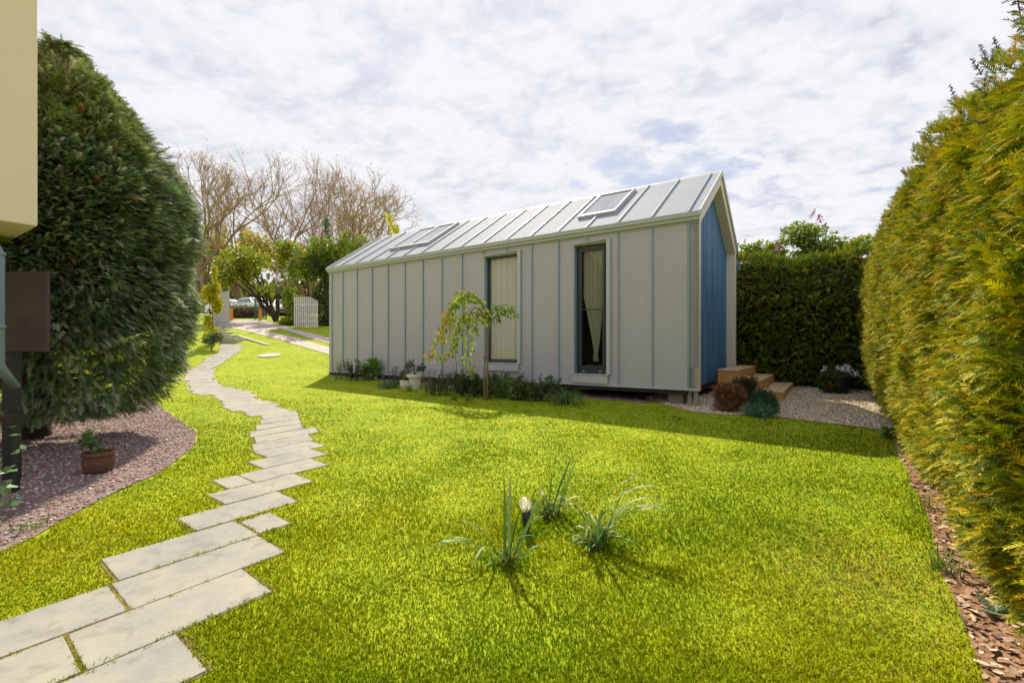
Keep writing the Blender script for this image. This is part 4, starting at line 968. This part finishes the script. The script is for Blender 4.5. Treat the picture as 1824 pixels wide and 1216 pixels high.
p = gp(456, 570); s = p[1]/FOC; t = thing('mesh_gate', 'dark green wire mesh gate leaf open between the orange posts', 'gate', (p[0], p[1]+.5, tz(p[0], p[1]+.5)), R(75))
m = MB()
for i in range(14): m.tube([(i*.07-.4, 0, 0), (i*.07-.4, 0, 36*s)], .012, 4)
for i in range(9): m.tube([(-.4, 0, .1+i*.17), (.52, 0, .1+i*.17)], .010, 4)
m.build('mesh', M['mesh'], t)
MB().box(-.45, -.40, -.03, .03, -.1, 37*s).build('post', M['mesh'], t); MB().box(.52, .57, -.03, .03, -.1, 35*s).build('post', M['mesh'], t)
# brushwood heap behind the gate
p = gp(438, 565); root = thing('brushwood_heap', 'low brown brushwood and dry hedge behind the orange posts', 'hedge', (p[0], 34, tz(p[0], 34)))
k = 5000; P = np.stack([rs.uniform(-1.5, 1.7, k), rs.uniform(-.5, .5, k), rs.rand(k)*.72*(.8+.4*vnoise(rs.rand(k)*4, rs.rand(k), .5))], 1)
V, F, c = bake(NARROW[0], NARROW[1], P, frames(rnd_unit(k), rnd_unit(k)), rs.uniform(.15, .4, k), pick([(.12, .075, .05), (.08, .055, .035), (.17, .12, .08), (.07, .09, .025)], k))
mesh('twigs', V, F, M['leaf'], root, col=c)
def car(px, py, Y, rz, paint, label):
    c = at(px, py, Y); t = thing('parked_car', label, 'car', (c[0], Y, c[2]), rz, group='cars parked beyond the driveway')
    # side profile (x forward, z up), lofted across the width with tumblehome
    prof = [(-2.1, .35), (-2.15, .75), (-2.0, .95), (-1.75, 1.0), (-1.25, 1.38), (-.5, 1.46), (.25, 1.42), (1.0, 1.0), (1.75, .86), (2.1, .70), (2.15, .40), (1.9, .26), (-1.9, .26)]
    m = MB(); n = len(prof); V = []
    for y in (-.86, -.80, .80, .86):
        for (x, z) in prof:
            k_ = max(0, z-.95); yy = (abs(y)-k_*.42)*(1 if y > 0 else -1) if abs(y) > .8 else (abs(y)-k_*.36)*(1 if y > 0 else -1)
            V.append((x*(1 if abs(y) < .85 else .985), yy, z*(1 if abs(y) < .85 else .985)+.06))
    F = [(j*n+i, j*n+(i+1) % n, (j+1)*n+(i+1) % n, (j+1)*n+i) for j in range(3) for i in range(n)]+[tuple(range(n))[::-1], tuple(range(3*n, 4*n))]
    m.add(V, F); m.build('body', paint, t, smooth=False, bevel=.03)
    w = MB()
    w.add([(.32, -.60, 1.455), (.32, .60, 1.455), (1.0, .70, 1.085), (1.0, -.70, 1.085)], [(0, 1, 2, 3)]); w.build('windscreen', M['carglass'], t)
    w = MB(); w.add([(-1.3, -.58, 1.40), (-1.3, .58, 1.40), (-1.72, .70, 1.09), (-1.72, -.70, 1.09)], [(3, 2, 1, 0)]); w.build('rear_window', M['carglass'], t)
    for s in (-1, 1):
        w = MB(); w.add([(-1.45, s*.842, 1.07), (.85, s*.842, 1.07), (.25, s*.715, 1.40), (-1.1, s*.715, 1.38)], [(0, 1, 2, 3)]); w.build('side_window', M['carglass'], t)
        w = MB(); w.box(2.05, 2.16, s*.62-.17, s*.62+.17, .68, .82); w.build('headlight', M['lamp'], t, bevel=.02)
        for x in (-1.3, 1.35):
            w = MB(); w.tube([(x, s*.72, .32), (x, s*.89, .32)], .32, 20); o = w.build('wheel', M['tyre'], t); w = MB(); w.tube([(x, s*.885, .32), (x, s*.90, .32)], .2, 14); w.build('rim', M['rim'], o)
    w = MB(); w.box(2.10, 2.19, -.42, .42, .42, .58); w.build('grille', M['black'], t)
car(404, 563, 42, R(-32), M['carw'], 'white car parked beyond the grey gate leaf')
car(455, 562, 40, R(-32), M['carw'], 'white car parked behind the green mesh gate')
car(505, 566, 39, R(-60), M['carw'], 'white car almost hidden behind the driveway trees')
# concrete steps and wing wall at the end of the path
p0 = gp(408, 611); cst = thing('concrete_steps', 'small flight of grey concrete steps at the end of the stone path', 'steps', (p0[0], p0[1], 0), 0)
z0 = p0[2]
def zw(z): return z
zz = z0-.02
for (xa_, xb_, y0, y1, ztop) in ((390, 421, .0, .9, z0+.21), (391, 409, .9, 1.8, z0+.37), (383, 401, 1.8, 2.8, z0+.54), (384, 397, 2.8, 3.8, z0+.70)):
    yy = p0[1]+y0; MB().box((xa_-CX)/FOC*yy-p0[0], (xb_-CX)/FOC*yy-p0[0], y0, y1, z0-.2, ztop).build('step', M['concrete'], cst, bevel=.015)
pa, pb = gp(440, 604), gp(478, 615); d = Vector((pb[0]-pa[0], pb[1]-pa[1], 0)); t = thing('wing_wall', 'low tapering concrete edge running right from the concrete steps', 'wall', (pa[0], pa[1], 0), math.atan2(d.y, d.x))
l = d.length; m = MB(); za, zb_ = gp(440, 604)[2], gp(478, 615)[2]
m.add([(-.9, -.08, z0-.2), (l, -.08, zb_-.2), (l, .08, zb_-.2), (-.9, .08, z0-.2), (-.9, -.08, z0+.36), (l, -.08, zb_+.04), (l, .08, zb_+.04), (-.9, .08, z0+.36)], [(0, 3, 2, 1), (4, 5, 6, 7), (0, 1, 5, 4), (1, 2, 6, 5), (2, 3, 7, 6), (3, 0, 4, 7)]); m.build('coping', M['concrete'], t, bevel=.01)
p = gp(480, 633.5); s = p[1]/FOC; m = MB(); m.lathe([(.01, -.03), (18*s, -.03), (18.5*s, .02), (17.5*s, .035), (.01, .045)], 28)
o = m.build('manhole_cover', M['concrete'], smooth=False); o.location = p; o.rotation_euler = (R(9), 0, 0); tag(o, 'round pale concrete cover lying flush in the lawn', 'cover')
p = gp(303, 677); m = MB(); m.box(-.35, .25, -.15, .15, -.03, .03)
o = m.build('stepping_stone', M['slab'], bevel=.01); o.location = p; tag(o, 'single pale stone slab in the grass beneath the round conifer', 'stone')

# ------------------------------------------------------------------ plants of the beds
def ribbon(V, F, C, base, az, length, width, rise, bend, c, seg=7, fold=.25, kink=None):
    b0 = len(V); p = np.array(base, float); el = rise; d2 = np.array((math.cos(az), math.sin(az), 0)); sd = np.array((-math.sin(az), math.cos(az), 0))
    for i in range(seg+1):
        t = i/seg; w = width*(.75+.5*t if t < .5 else 1.0)*(1-max(0, t-.72)/.28*.92)*.5
        V.append(tuple(p-sd*w)); V.append(tuple(p+np.array((0, 0, -fold*w)))); V.append(tuple(p+sd*w)); C += [c]*3
        el -= bend/seg*(1+t*1.2)
        if kink and abs(t-kink[0]) < .5/seg: el -= kink[1]
        p = p+(d2*math.cos(el)+np.array((0, 0, math.sin(el))))*length/seg
    for i in range(seg):
        a = b0+i*3; F += [(a, a+1, a+4, a+3), (a+1, a+2, a+5, a+4)]
def tuft(name, label, cat, base, n, L_, Wd, spread, bend, palette, radius=.06, group=None, rise=(1.1, 1.5), tips=None, az=None):
    root = thing(name, label, cat, base, group=group); V, F, C = [], [], []
    pal = np.array(palette)
    for i in range(n):
        a = random.uniform(0, 2*math.pi) if az is None else random.gauss(az, 1.3); r_ = radius*math.sqrt(random.random()); a2 = random.uniform(0, 6.28)
        c = tuple(pal[random.randrange(len(pal))]*random.uniform(.75, 1.25))
        ribbon(V, F, C, (r_*math.cos(a2), r_*math.sin(a2), -.01), a, random.uniform(*L_), Wd*random.uniform(.7, 1.2), random.uniform(*rise), random.uniform(*bend), c)
    mesh('leaves', V, F, M['blade'], root, col=np.array(C)); return root
DAF = [(.10, .20, .035), (.15, .26, .05), (.07, .15, .03), (.24, .33, .12)]
# daffodil clumps, a few leaves placed one by one
def daff(px, py, label, leaves, extra=0, extra_kw={}):
    b = gp(px, py); root = thing('daffodil_clump', label, 'plant', b, group='daffodil leaf clumps in the lawn'); V, F, C = [], [], []; s = b[1]/FOC
    for (dx, az, ln, wd, rise, bend, kink) in leaves:
        c = np.array(DAF[random.randrange(4)])*random.uniform(.8, 1.3); ribbon(V, F, C, (dx*s*.8, random.uniform(-.03, .03), -.01), R(az+random.uniform(-25, 25)), ln*s, wd*s*.68, R(rise), R(bend*.8), tuple(c), seg=10, kink=kink)
    for i in range(extra):
        a = random.uniform(0, 6.28); c = np.array(DAF[random.randrange(4)])*random.uniform(.7, 1.2)
        ribbon(V, F, C, (random.gauss(0, 12)*s, random.gauss(0, .04), -.01), a, random.uniform(60, 135)*s, 4.8*s, R(random.uniform(68, 92)), R(random.uniform(25, 115)), tuple(c), seg=10)
    for i in range(26):      # short dense base with a few dry tips
        a = random.uniform(0, 6.28); c = (.30, .22, .08) if random.random() < .2 else np.array(DAF[random.randrange(4)])*random.uniform(.7, 1.1)
        ribbon(V, F, C, (random.gauss(0, 9)*s, random.gauss(0, .035), -.01), a, random.uniform(25, 60)*s, 4*s, R(random.uniform(60, 90)), R(random.uniform(5, 80)), tuple(c), seg=6)
    mesh('leaves', V, F, M['blade'], root, col=np.array(C)); return root, b
daff(903, 1004, 'left daffodil clump with one tall broad leaf and drooping narrow ones', [(-2, 20, 205, 17, 93, 24, None), (-8, 150, 180, 6, 92, 3, None), (-10, 200, 130, 9, 96, 3, None), (4, 60, 160, 9, 84, 5, None),
     (-40, 175, 150, 8, 82, 120, None), (-52, 190, 160, 8, 78, 130, None), (-45, 160, 120, 7, 80, 110, None), (-70, 180, 95, 6, 100, 10, None), (10, 30, 130, 9, 70, 20, None), (18, 25, 150, 8, 64, 10, None), (0, 350, 120, 8, 75, 40, None), (-15, 170, 120, 8, 80, 60, None), (2, 10, 110, 7, 82, 15, None), (-4, 100, 140, 8, 88, 6, None)], extra=3)
daff(978, 922, 'middle daffodil clump with two tall bent leaves behind the white bud', [(-2, 170, 85, 11, 97, 4, None), (4, 0, 120, 9, 74, 12, None), (8, 0, 128, 8, 68, 4, None), (12, 0, 95, 9, 88, 145, None), (8, 10, 80, 6, 74, 70, None), (-14, 180, 45, 6, 100, 20, None), (-24, 190, 40, 6, 96, 30, None), (20, 20, 50, 7, 90, 30, None)], extra=6)
daff(1062, 972, 'right daffodil clump, the fullest, with many arching grey green leaves', [(-22, 170, 120, 8, 92, 12, None), (-16, 10, 170, 8, 92, 60, None), (-4, 10, 190, 8, 88, 80, None), (8, 10, 185, 8, 86, 95, None), (14, 20, 175, 7, 80, 30, None), (16, 0, 175, 8, 86, 90, None), (-6, 350, 190, 8, 88, 72, None), (20, 350, 170, 8, 82, 88, None), (14, 340, 165, 7, 78, 80, None), (22, 0, 150, 6, 74, 25, None), (-18, 175, 130, 8, 90, 70, None)], extra=24)
b = gp(938, 952); s = b[1]/FOC; tl = thing('tulip', 'white tulip bud over a dark base between the daffodil clumps', 'flower', b)
m = MB()
for i in range(6):
    a0 = i*math.pi/3+(.5 if i % 2 else 0); rr_ = 1 if i % 2 else .9; V = []; n = 6
    for j in range(n+1):
        t = j/n; rad = 10.5*s*math.sin(.35+t*2.1)*rr_; z = 40*s+26*s*t
        for k_ in range(5):
            a = a0+(k_-2)*.27*(1-.55*t**3); V.append((rad*math.cos(a)-.01, rad*math.sin(a), z))
    m.add(V, [(j*5+k_, j*5+k_+1, (j+1)*5+k_+1, (j+1)*5+k_) for j in range(n) for k_ in range(4)], 0, (.88, .84, .72))
m.build('bloom', M['flower'], tl, smooth=True)
m = MB(); m.lathe([(1*s, -8*s), (3*s, 0), (6*s, 14*s), (8*s, 26*s), (8.5*s, 36*s), (6*s, 42*s), (2*s, 43*s)], 14, (.0, 0, 0)); m.build('base', M['black'], tl, smooth=True)

GR_ = 1.5
# grassy and shrubby plants along the wall (pixel of the foot, kind)
GR = [(.11, .19, .04), (.16, .25, .05), (.08, .14, .04)]
def bed_tuft(px, py, label, n, hpx, **kw):
    b = gp(px, py); s = b[1]/FOC; return tuft('ornamental_grass', label, 'grass plant', b, n, (hpx*s*.7, hpx*s*1.25), kw.get('w', .012), 1, kw.get('bend', (.6, 1.9)), kw.get('pal', GR), radius=kw.get('rad', .07))
bed_tuft(606, 676, 'thin reddish grass tuft at the left house corner', 60, 42, pal=[(.12, .11, .05), (.14, .08, .05), (.08, .12, .04)], w=.008, bend=(.1, .8), rad=.16)
bed_tuft(818, 700, 'tall blue green grass between the white pots and the weeping tree', 90, 58, bend=(.3, 1.2), rad=.10, pal=[(.06, .12, .06), (.08, .15, .06)])
bed_tuft(893, 708, 'tall arching green grass directly right of the weeping tree', 130, 66, bend=(.4, 1.5), rad=.14)
bed_tuft(1006, 718, 'wide drooping grass tuft at the dark gap under the house', 170, 56, bend=(1.1, 2.3), rad=.12)
for (px, py, lab) in ((808, 712, 'small bright grass tuft left of the weeping tree'), (833, 714, 'small bright grass tuft nearest the weeping tree stem'), (730, 697, 'small bright grass tuft in front of the white pots')):
    bed_tuft(px, py, lab, 50, 17, bend=(.2, 1.0), w=.007, rad=.05, pal=[(.12, .2, .03), (.16, .24, .03)])
def bed_shrub(px, py, label, wpx, hpx, n, size, pal, tpl=LEAF, name='bed_shrub', upright=False, cat='shrub', z_extra=0, stemm='bark'):
    b = gp(px, py); s = b[1]/FOC; root = thing(name, label, cat, b); w_, h_ = wpx*s/2, hpx*s
    if upright:   # many upright stems with narrow leaves
        V = []; ST = MB(); P = []; D = []
        for i in range(int(8+wpx*.45)):
            x = random.gauss(0, .42)*w_; y = random.gauss(0, .35)*w_*.7; hh = h_*random.uniform(.55, 1.05); lx = x*1.5; q = [(x, y, -.02), (x+(lx-x)*.4, y*1.1, hh*.5), (lx, y*1.2, hh)]
            ST.tube(q, [.006, .005, .003], 4)
            for j in range(max(6, n//30)):
                t = random.uniform(.12, 1); P.append((x+(lx-x)*t, y*(1+.2*t), hh*t)); a = random.uniform(0, 6.28); D.append((math.cos(a), math.sin(a), random.uniform(.3, 1.2)))
        ST.build('stems', M[stemm], root); P = np.array(P); D = np.array(D); k = len(P)
        v, f, c = bake(tpl[0], tpl[1], P, frames(D, rnd_unit(k)), rs.uniform(size[0], size[1], k), pick(pal, k)); mesh('foliage', v, f, M['leaf'], root, col=c)
    else:
        crown(root, 'foliage', lobe_set((0, 0, h_*.55), w_, h_*.5, 9, .5, int(px)), n, size, pal, tpl=tpl); stems(root, 'stems', (0, 0, -.02), [(random.uniform(-.6, .6)*w_, random.uniform(-.4, .4)*w_, h_*random.uniform(.5, .9)) for _ in range(6)], .008, M[stemm])
    return root
LV = [(.07, .10, .06), (.10, .13, .075), (.05, .075, .045)]
bed_shrub(636, 678, 'dark narrow shrub beside the thin reddish grass', 40, 38, 900, (.04, .08), DG, upright=True, tpl=leaf_tpl(.3))
bed_shrub(663, 676, 'bright green broad leaved plant left of the lavender', 46, 38, 750, (.06, .12), [(.10, .19, .025), (.13, .23, .03), (.06, .12, .02)])
bed_shrub(706, 685, 'grey green lavender bush left of the white pots', 52, 34, 1500, (.04, .08), LV, tpl=NARROW, upright=True)
bed_shrub(692, 691, 'low creeping green mound in front of the lavender', 44, 14, 1000, (.03, .06), [(.06, .12, .05), (.09, .16, .06)], tpl=leaf_tpl(.3))
bed_shrub(778, 703, 'dark lavender bush right of the white pots', 56, 42, 1700, (.045, .09), [(.06, .085, .05), (.085, .11, .05), (.13, .14, .05)], tpl=NARROW, upright=True)
bed_shrub(842, 706, 'dark low shrub behind the weeping tree stem', 60, 40, 1500, (.04, .09), DG+[(.06, .08, .03)], tpl=leaf_tpl(.3), upright=True)
bed_shrub(918, 712, 'pointed leaf lily plant right of the tall arching grass', 34, 32, 300, (.09, .16), [(.09, .15, .04), (.13, .19, .06)], tpl=leaf_tpl(.25, .03), upright=True)
bed_shrub(945, 713, 'yellow tipped upright shrub near the house centre', 50, 36, 1500, (.04, .09), DG+[(.12, .14, .03)], tpl=leaf_tpl(.3), upright=True)
bed_shrub(972, 714, 'taller narrow leaved plant below the wall between the windows', 40, 46, 900, (.05, .11), [(.05, .09, .03), (.08, .12, .04)], tpl=leaf_tpl(.22), upright=True)
bed_shrub(872, 700, 'deep green filler shrub close to the wall under the left window', 90, 34, 1600, (.05, .09), DG, tpl=leaf_tpl(.35), upright=True)
# by the gable
def mugo(px, py, Y, wpx, hpx, n, pal, label, size=(.06, .12), up=.4):
    b = gp(px, py) if Y is None else (at(px, py, Y)[0], Y, tz(at(px, py, Y)[0], Y)); s = b[1]/FOC; root = thing('dwarf_conifer', label, 'shrub', b); w_, h_ = wpx*s/2, hpx*s
    lob = np.array(lobe_set((0, 0, h_*.38), w_*.95, h_*.5, 22, .27, int(px))); idx = rs.randint(len(lob), size=n); d = rnd_unit(n); Lb = lob[idx]
    P = Lb[:, :3]+d*np.stack([Lb[:, 3], Lb[:, 3], Lb[:, 4]], 1)*rs.uniform(.5, 1, (n, 1)); P = P[:]+rs.normal(0, .03, P.shape); P[:, 2] = np.maximum(P[:, 2], .01)
    TV, TF = frond_tpl(5); dd = d+rnd_unit(n)*.4; dd[:, 2] += up
    v, f, c = bake(TV, TF, P, frames(dd, rnd_unit(n)), rs.uniform(size[0], size[1], n), pick(pal, n)); mesh('foliage', v, f, M['needle'], root, col=c)
    stems(root, 'stems', (0, 0, -.02), [tuple(l[:3]) for l in lob[:8]], .014, M['bark'])
mugo(1296, 731, None, 64, 58, 2600, [(.17, .07, .035), (.12, .055, .03), (.22, .10, .05), (.08, .06, .03)], 'rusty brown dying dwarf conifer at the house corner')
mugo(1328, 722, None, 50, 62, 1900, [(.05, .065, .03), (.08, .06, .03), (.035, .05, .025)], 'dull green dwarf conifer behind the rusty brown one', up=.6)
mugo(1362, 736, None, 46, 48, 1900, [(.03, .075, .04), (.05, .10, .05), (.025, .055, .035)], 'fresh dark green dwarf conifer in front of the wooden steps', up=.8)
mugo(1352, 741, None, 50, 20, 1300, [(.05, .12, .075), (.07, .15, .09)], 'creeping blue green juniper at the lawn edge by the steps', size=(.05, .1), up=.1)
b = gp(1495, 690); bY = 10.4; bxp = at(1493, 0, bY)[0]
pt = thing('black_planter', 'large black planter with white and blue flowers in the far corner', 'planter', (bxp, bY, tz(bxp, bY)))
s = bY/FOC; m = MB(); m.lathe([(.01, 0), (15*s, 0), (18*s, 24*s), (19*s, 26*s), (19*s, 28*s), (16.5*s, 28*s), (16*s, 24*s), (.01, 24*s)], 28); m.build('pot', M['black'], pt)
crown(pt, 'plant', lobe_set((0, 0, .38), .36, .14, 8, .5, 3), 1500, (.04, .08), DG+[(.06, .10, .03)])
n = 170; cl = rs.normal(0, 1, (12, 3))*np.array((.22, .16, .05))+np.array((0, -.02, .50)); P = cl[rs.randint(12, size=n)]+rs.normal(0, .028, (n, 3)); v, f, c = bake(LEAF[0], LEAF[1], P, frames(rnd_unit(n), rnd_unit(n)), rs.uniform(.035, .07, n), pick([(.72, .74, .74), (.66, .70, .80)], n, .1)); mesh('flowers', v, f, M['flower'], pt, col=c)
bx2 = at(1476, 0, 10.3)[0]; rp_ = thing('red_flowers', 'orange red flowering plant left of the black planter', 'plant', (bx2, 10.3, tz(bx2, 10.3)))
crown(rp_, 'foliage', lobe_set((0, 0, .16), .16, .16, 7, .5, 8), 700, (.04, .08), DG)
n = 80; cl = rs.normal(0, 1, (5, 3))*np.array((.06, .05, .06))+np.array((0, -.08, .24)); P = cl[rs.randint(5, size=n)]+rs.normal(0, .02, (n, 3)); v, f, c = bake(LEAF[0], LEAF[1], P, frames(rnd_unit(n), rnd_unit(n)), rs.uniform(.03, .05, n), pick([(.62, .10, .02), (.5, .07, .03)], n, .1)); mesh('flowers', v, f, M['flower'], rp_, col=c)

# white pots by the wall
def pot(px, py, w_px, h_px, label, plant, profile):
    b = gp(px, py); s = b[1]/FOC; t = thing('plant_pot', label, 'plant pot', b); w_, h_ = w_px*s/2, h_px*s
    m = MB(); m.lathe([(.005, 0)]+[(r_*w_, z*h_) for r_, z in profile]+[(.80*w_, h_), (.78*w_, h_*.86), (.005, h_*.86)], 28); m.build('pot', M['whitepot'], t, smooth=False, bevel=.0)
    m = MB(); m.lathe([(.005, h_*.86), (.77*w_, h_*.87), (.005, h_*.9)], 20); m.build('soil', M['soil'], t); plant(t, w_, h_, s); return t
def rhodo(t, w_, h_, s):
    stems(t, 'stems', (0, 0, h_*.85), [(x, y, h_+z) for x, y, z in ((-.12, 0, .2), (.1, .04, .26), (0, -.06, .25), (-.05, .06, .2), (.14, -.02, .2))], .008, M['bark'])
    crown(t, 'plant', [(-.13, 0, h_+.22, .08, .06), (.1, .04, h_+.27, .09, .06), (.0, -.06, h_+.26, .09, .06), (-.05, .06, h_+.17, .09, .06), (.15, -.02, h_+.16, .08, .06)], 520, (.05, .10), [(.025, .06, .018), (.04, .09, .02)], tpl=leaf_tpl(.35))
def small(t, w_, h_, s):
    crown(t, 'plant', [(.02, 0, h_+.04, .08, .07)], 170, (.04, .07), [(.06, .13, .03), (.09, .17, .03)])
pot(739, 692, 29, 26, 'larger white pot holding a dark leaved bush by the wall', rhodo, [(.62, 0), (.80, .78), (.98, .80), (1.0, .98), (.97, 1.0)])
pot(722, 692, 20, 15, 'smaller round white pot leaning against the larger white pot', small, [(.7, 0), (.98, .4), (.92, .75), (1.0, .85), (.98, 1.0)])
# terracotta pot
b = gp(175, 842); s = b[1]/FOC; t = thing('terracotta_pot', 'round ribbed terracotta pot with a small green bush on the gravel', 'plant pot', b)
w_, h_ = 23.5*s, 38*s; m = MB(); kk = 40
prof = [(.01, 0), (.66, 0), (.86, .18), (.96, .45), (.93, .72), (.88, .80), (1.0, .84), (1.03, .91), (.98, 1.0), (.84, 1.0), (.80, .88), (.01, .88)]
V = []
for (r_, z) in prof:
    for j in range(kk):
        rib = 1+(.025 if j % 2 else -.01)*(1 if .1 < z < .75 and r_ > .5 else 0); V.append((r_*w_*rib*math.cos(j*2*math.pi/kk), r_*w_*rib*math.sin(j*2*math.pi/kk), z*h_))
m.add(V, [(i*kk+j, i*kk+(j+1) % kk, (i+1)*kk+(j+1) % kk, (i+1)*kk+j) for i in range(len(prof)-1) for j in range(kk)]); m.build('pot', M['terracotta'], t)
m = MB(); m.lathe([(.005, h_*.89), (.8*w_, h_*.90), (.005, h_*.93)], 20); m.build('soil', M['soil'], t)
crown(t, 'plant', [(0, 0, h_+.13, .11, .13), (-.07, 0, h_+.08, .08, .08), (.09, .02, h_+.18, .08, .09), (.02, -.03, h_+.25, .07, .08)], 1300, (.025, .05), [(.08, .14, .04), (.12, .19, .05), (.05, .09, .03)], shell=.2)
stems(t, 'stems', (0, 0, h_*.85), [(-.04, 0, h_+.1), (.05, 0, h_+.18), (.0, .03, h_+.2)], .005, M['bark'])
# broad-leaved plant at the lower left
bY = 3.4; bxl = at(-32, 0, bY)[0]; hp = thing('broadleaf_plant', 'broad leaved green plant at the left edge below the spotlight', 'plant', (bxl, bY, tz(bxl, bY)))
P = []; D = []
for i in range(210):
    z = rs.uniform(.05, .75); P.append((rs.uniform(-.28, .26*(1-.5*z)), rs.uniform(-.2, .15), z)); D.append((rs.uniform(-.4, 1), rs.uniform(-1, .2), rs.uniform(-.1, .3)))
k = len(P); v, f, c = bake(*leaf_tpl(.72, .05), np.array(P), frames(np.array(D), rnd_unit(k)*.3+np.array((0, -.3, 1))), rs.uniform(.05, .10, k), pick([(.12, .22, .09), (.17, .28, .13), (.08, .15, .06)], k)); mesh('leaves', v, f, M['leaf'], hp, col=c)
stems(hp, 'stems', (0, 0, -.02), [(-.2, 0, .5), (.1, -.1, .55), (.2, 0, .3), (0, .1, .6)], .006, M['bark'])
# weeds at the hedge foot
b = gp(1775, 1095); w1 = thing('weed', 'pale oak leaf shaped weed on the bark mulch under the hedge', 'plant', (b[0], b[1], b[2]))
mb = MB()
for (ax, ln, zt_) in ((R(200), .10, .035), (R(20), .09, .05), (R(110), .08, .06), (R(280), .07, .02)):
    n = 14; V = [(0, 0, .01)]
    for i in range(n+1):
        t = i/n; half = ln*.34*(math.sin(math.pi*min(1, t*1.02))**.6)*(1+.35*math.cos(i*math.pi)); V.append((ln*t*math.cos(ax)-half*math.sin(ax), ln*t*math.sin(ax)+half*math.cos(ax), .01+zt_*t))
    for i in range(n, -1, -1):
        t = i/n; half = -ln*.34*(math.sin(math.pi*min(1, t*1.02))**.6)*(1+.35*math.cos(i*math.pi)); V.append((ln*t*math.cos(ax)-half*math.sin(ax), ln*t*math.sin(ax)+half*math.cos(ax), .012+zt_*t))
    nn_ = 2*(n+1); mb.add(V, [(1+i, 2+i, nn_-1-i+0, nn_-i) for i in range(n)], 0, (.22, .32, .20))
mb.build('leaves', M['leaf'], w1)
for (px, py, n, h_, lab) in ((1690, 1020, 60, 60, 'long grass tuft at the mulch edge nearest the camera'), (1640, 905, 40, 40, 'long grass tuft halfway down the mulch edge'), (1600, 812, 30, 26, 'farthest grass tuft on the mulch edge below the hedge'), (50, 945, 40, 34, 'grass tuft growing in the pink gravel at the left')):
    b = gp(px, py); s = b[1]/FOC; tuft('grass_tuft', lab, 'grass plant', b, n, (h_*s*.5, h_*s*1.1), .006, 1, (.2, 1.2), [(.13, .2, .02), (.18, .24, .03), (.09, .15, .02)], radius=.10)
# ivy-like low greens in front of right hedge foot
bed_shrub(1588, 782, 'small leafy weed patch where the mulch meets the gravel', 30, 22, 260, (.03, .06), [(.12, .2, .03), (.08, .15, .03)])

# ------------------------------------------------------------------ weeping cherry with its stake
b = gp(868, 712); s = b[1]/FOC
tr = thing('weeping_tree', 'young weeping cherry with yellow green leaves in front of the left window', 'tree', b)
def q_(px, py, dy=0): return ((px-868)*s, dy, (712-py)*s)
m = MB(); m.tube([q_(868, 716), q_(868, 660, .0), q_(869, 610, .01), q_(870, 578), q_(868, 566)], [.027, .023, .021, .023, .019], 8)
m.build('trunk', M['palebark'], tr, smooth=True)
arcs = [([(869, 570), (862, 548), (850, 532), (832, 526), (815, 535), (800, 560), (790, 590), (775, 620), (762, 632)], -.10),
        ([(866, 566), (855, 552), (846, 548), (838, 560), (835, 585), (836, 610), (838, 640), (842, 662)], -.25),
        ([(866, 570), (850, 556), (828, 560), (812, 585), (806, 610), (800, 625), (778, 638)], .10),
        ([(868, 568), (860, 540), (845, 528), (822, 520), (812, 530), (798, 550), (786, 575), (778, 600)], .18),
        ([(869, 570), (875, 555), (885, 545), (900, 543), (912, 550), (920, 562)], -.08), ([(869, 572), (880, 566), (890, 552), (898, 550), (905, 556)], .12),
        ([(866, 566), (858, 556), (852, 560), (850, 575), (848, 592)], -.15), ([(868, 560), (856, 535), (838, 522), (826, 515), (820, 512)], .0),
        ([(852, 540), (838, 536), (828, 552), (822, 575), (818, 600), (815, 618)], -.3), ([(835, 527), (818, 530), (806, 548), (800, 575), (795, 600)], .25)]
br = MB(); P = []; D = []
for pts, dy in arcs:
    q = [Vector(q_(x, y, dy*i/(len(pts)-1)*1.4)) for i, (x, y) in enumerate(pts)]
    br.tube(q, [.016*(1-.85*i/(len(q)-1))+.002 for i in range(len(q))], 5)
    for i in range(len(q)-1):
        if i < 2 and len(q) > 5: continue
        n = int((q[i+1]-q[i]).length*85)+2
        for j in range(n):
            p = q[i].lerp(q[i+1], random.random())+Vector((random.gauss(0, .05), random.gauss(0, .06), random.gauss(-.02, .04))); P.append(tuple(p)); D.append((random.gauss(0, .5), random.gauss(-.2, .5), -random.uniform(.5, 1.4)))
br.build('branches', M['palebark'], tr, smooth=True)
P = np.array(P); D = np.array(D); k = len(P); cols = pick([(.20, .27, .02), (.15, .23, .02), (.27, .29, .018), (.10, .17, .02)], k)
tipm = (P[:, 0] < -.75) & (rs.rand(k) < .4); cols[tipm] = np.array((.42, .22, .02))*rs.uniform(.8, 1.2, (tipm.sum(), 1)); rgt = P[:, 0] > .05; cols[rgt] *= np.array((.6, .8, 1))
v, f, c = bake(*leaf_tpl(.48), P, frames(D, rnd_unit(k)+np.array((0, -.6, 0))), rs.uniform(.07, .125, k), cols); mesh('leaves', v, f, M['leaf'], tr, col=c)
sk = thing('tree_stake', 'thin wooden stake tied beside the weeping cherry stem', 'stake', (b[0]-5*s, b[1]-.02, b[2]))
MB().tube([(0, 0, -.05), (.0, 0, 78*s)], .017, 8).build('shaft', M['palebark'], sk)
m = MB(); m.tube([(-.02, -.02, 74*s), (.07, -.03, 75*s), (.085, .03, 75*s), (0, .03, 74*s)], .006, 5); m.build('tie', M['black'], sk)
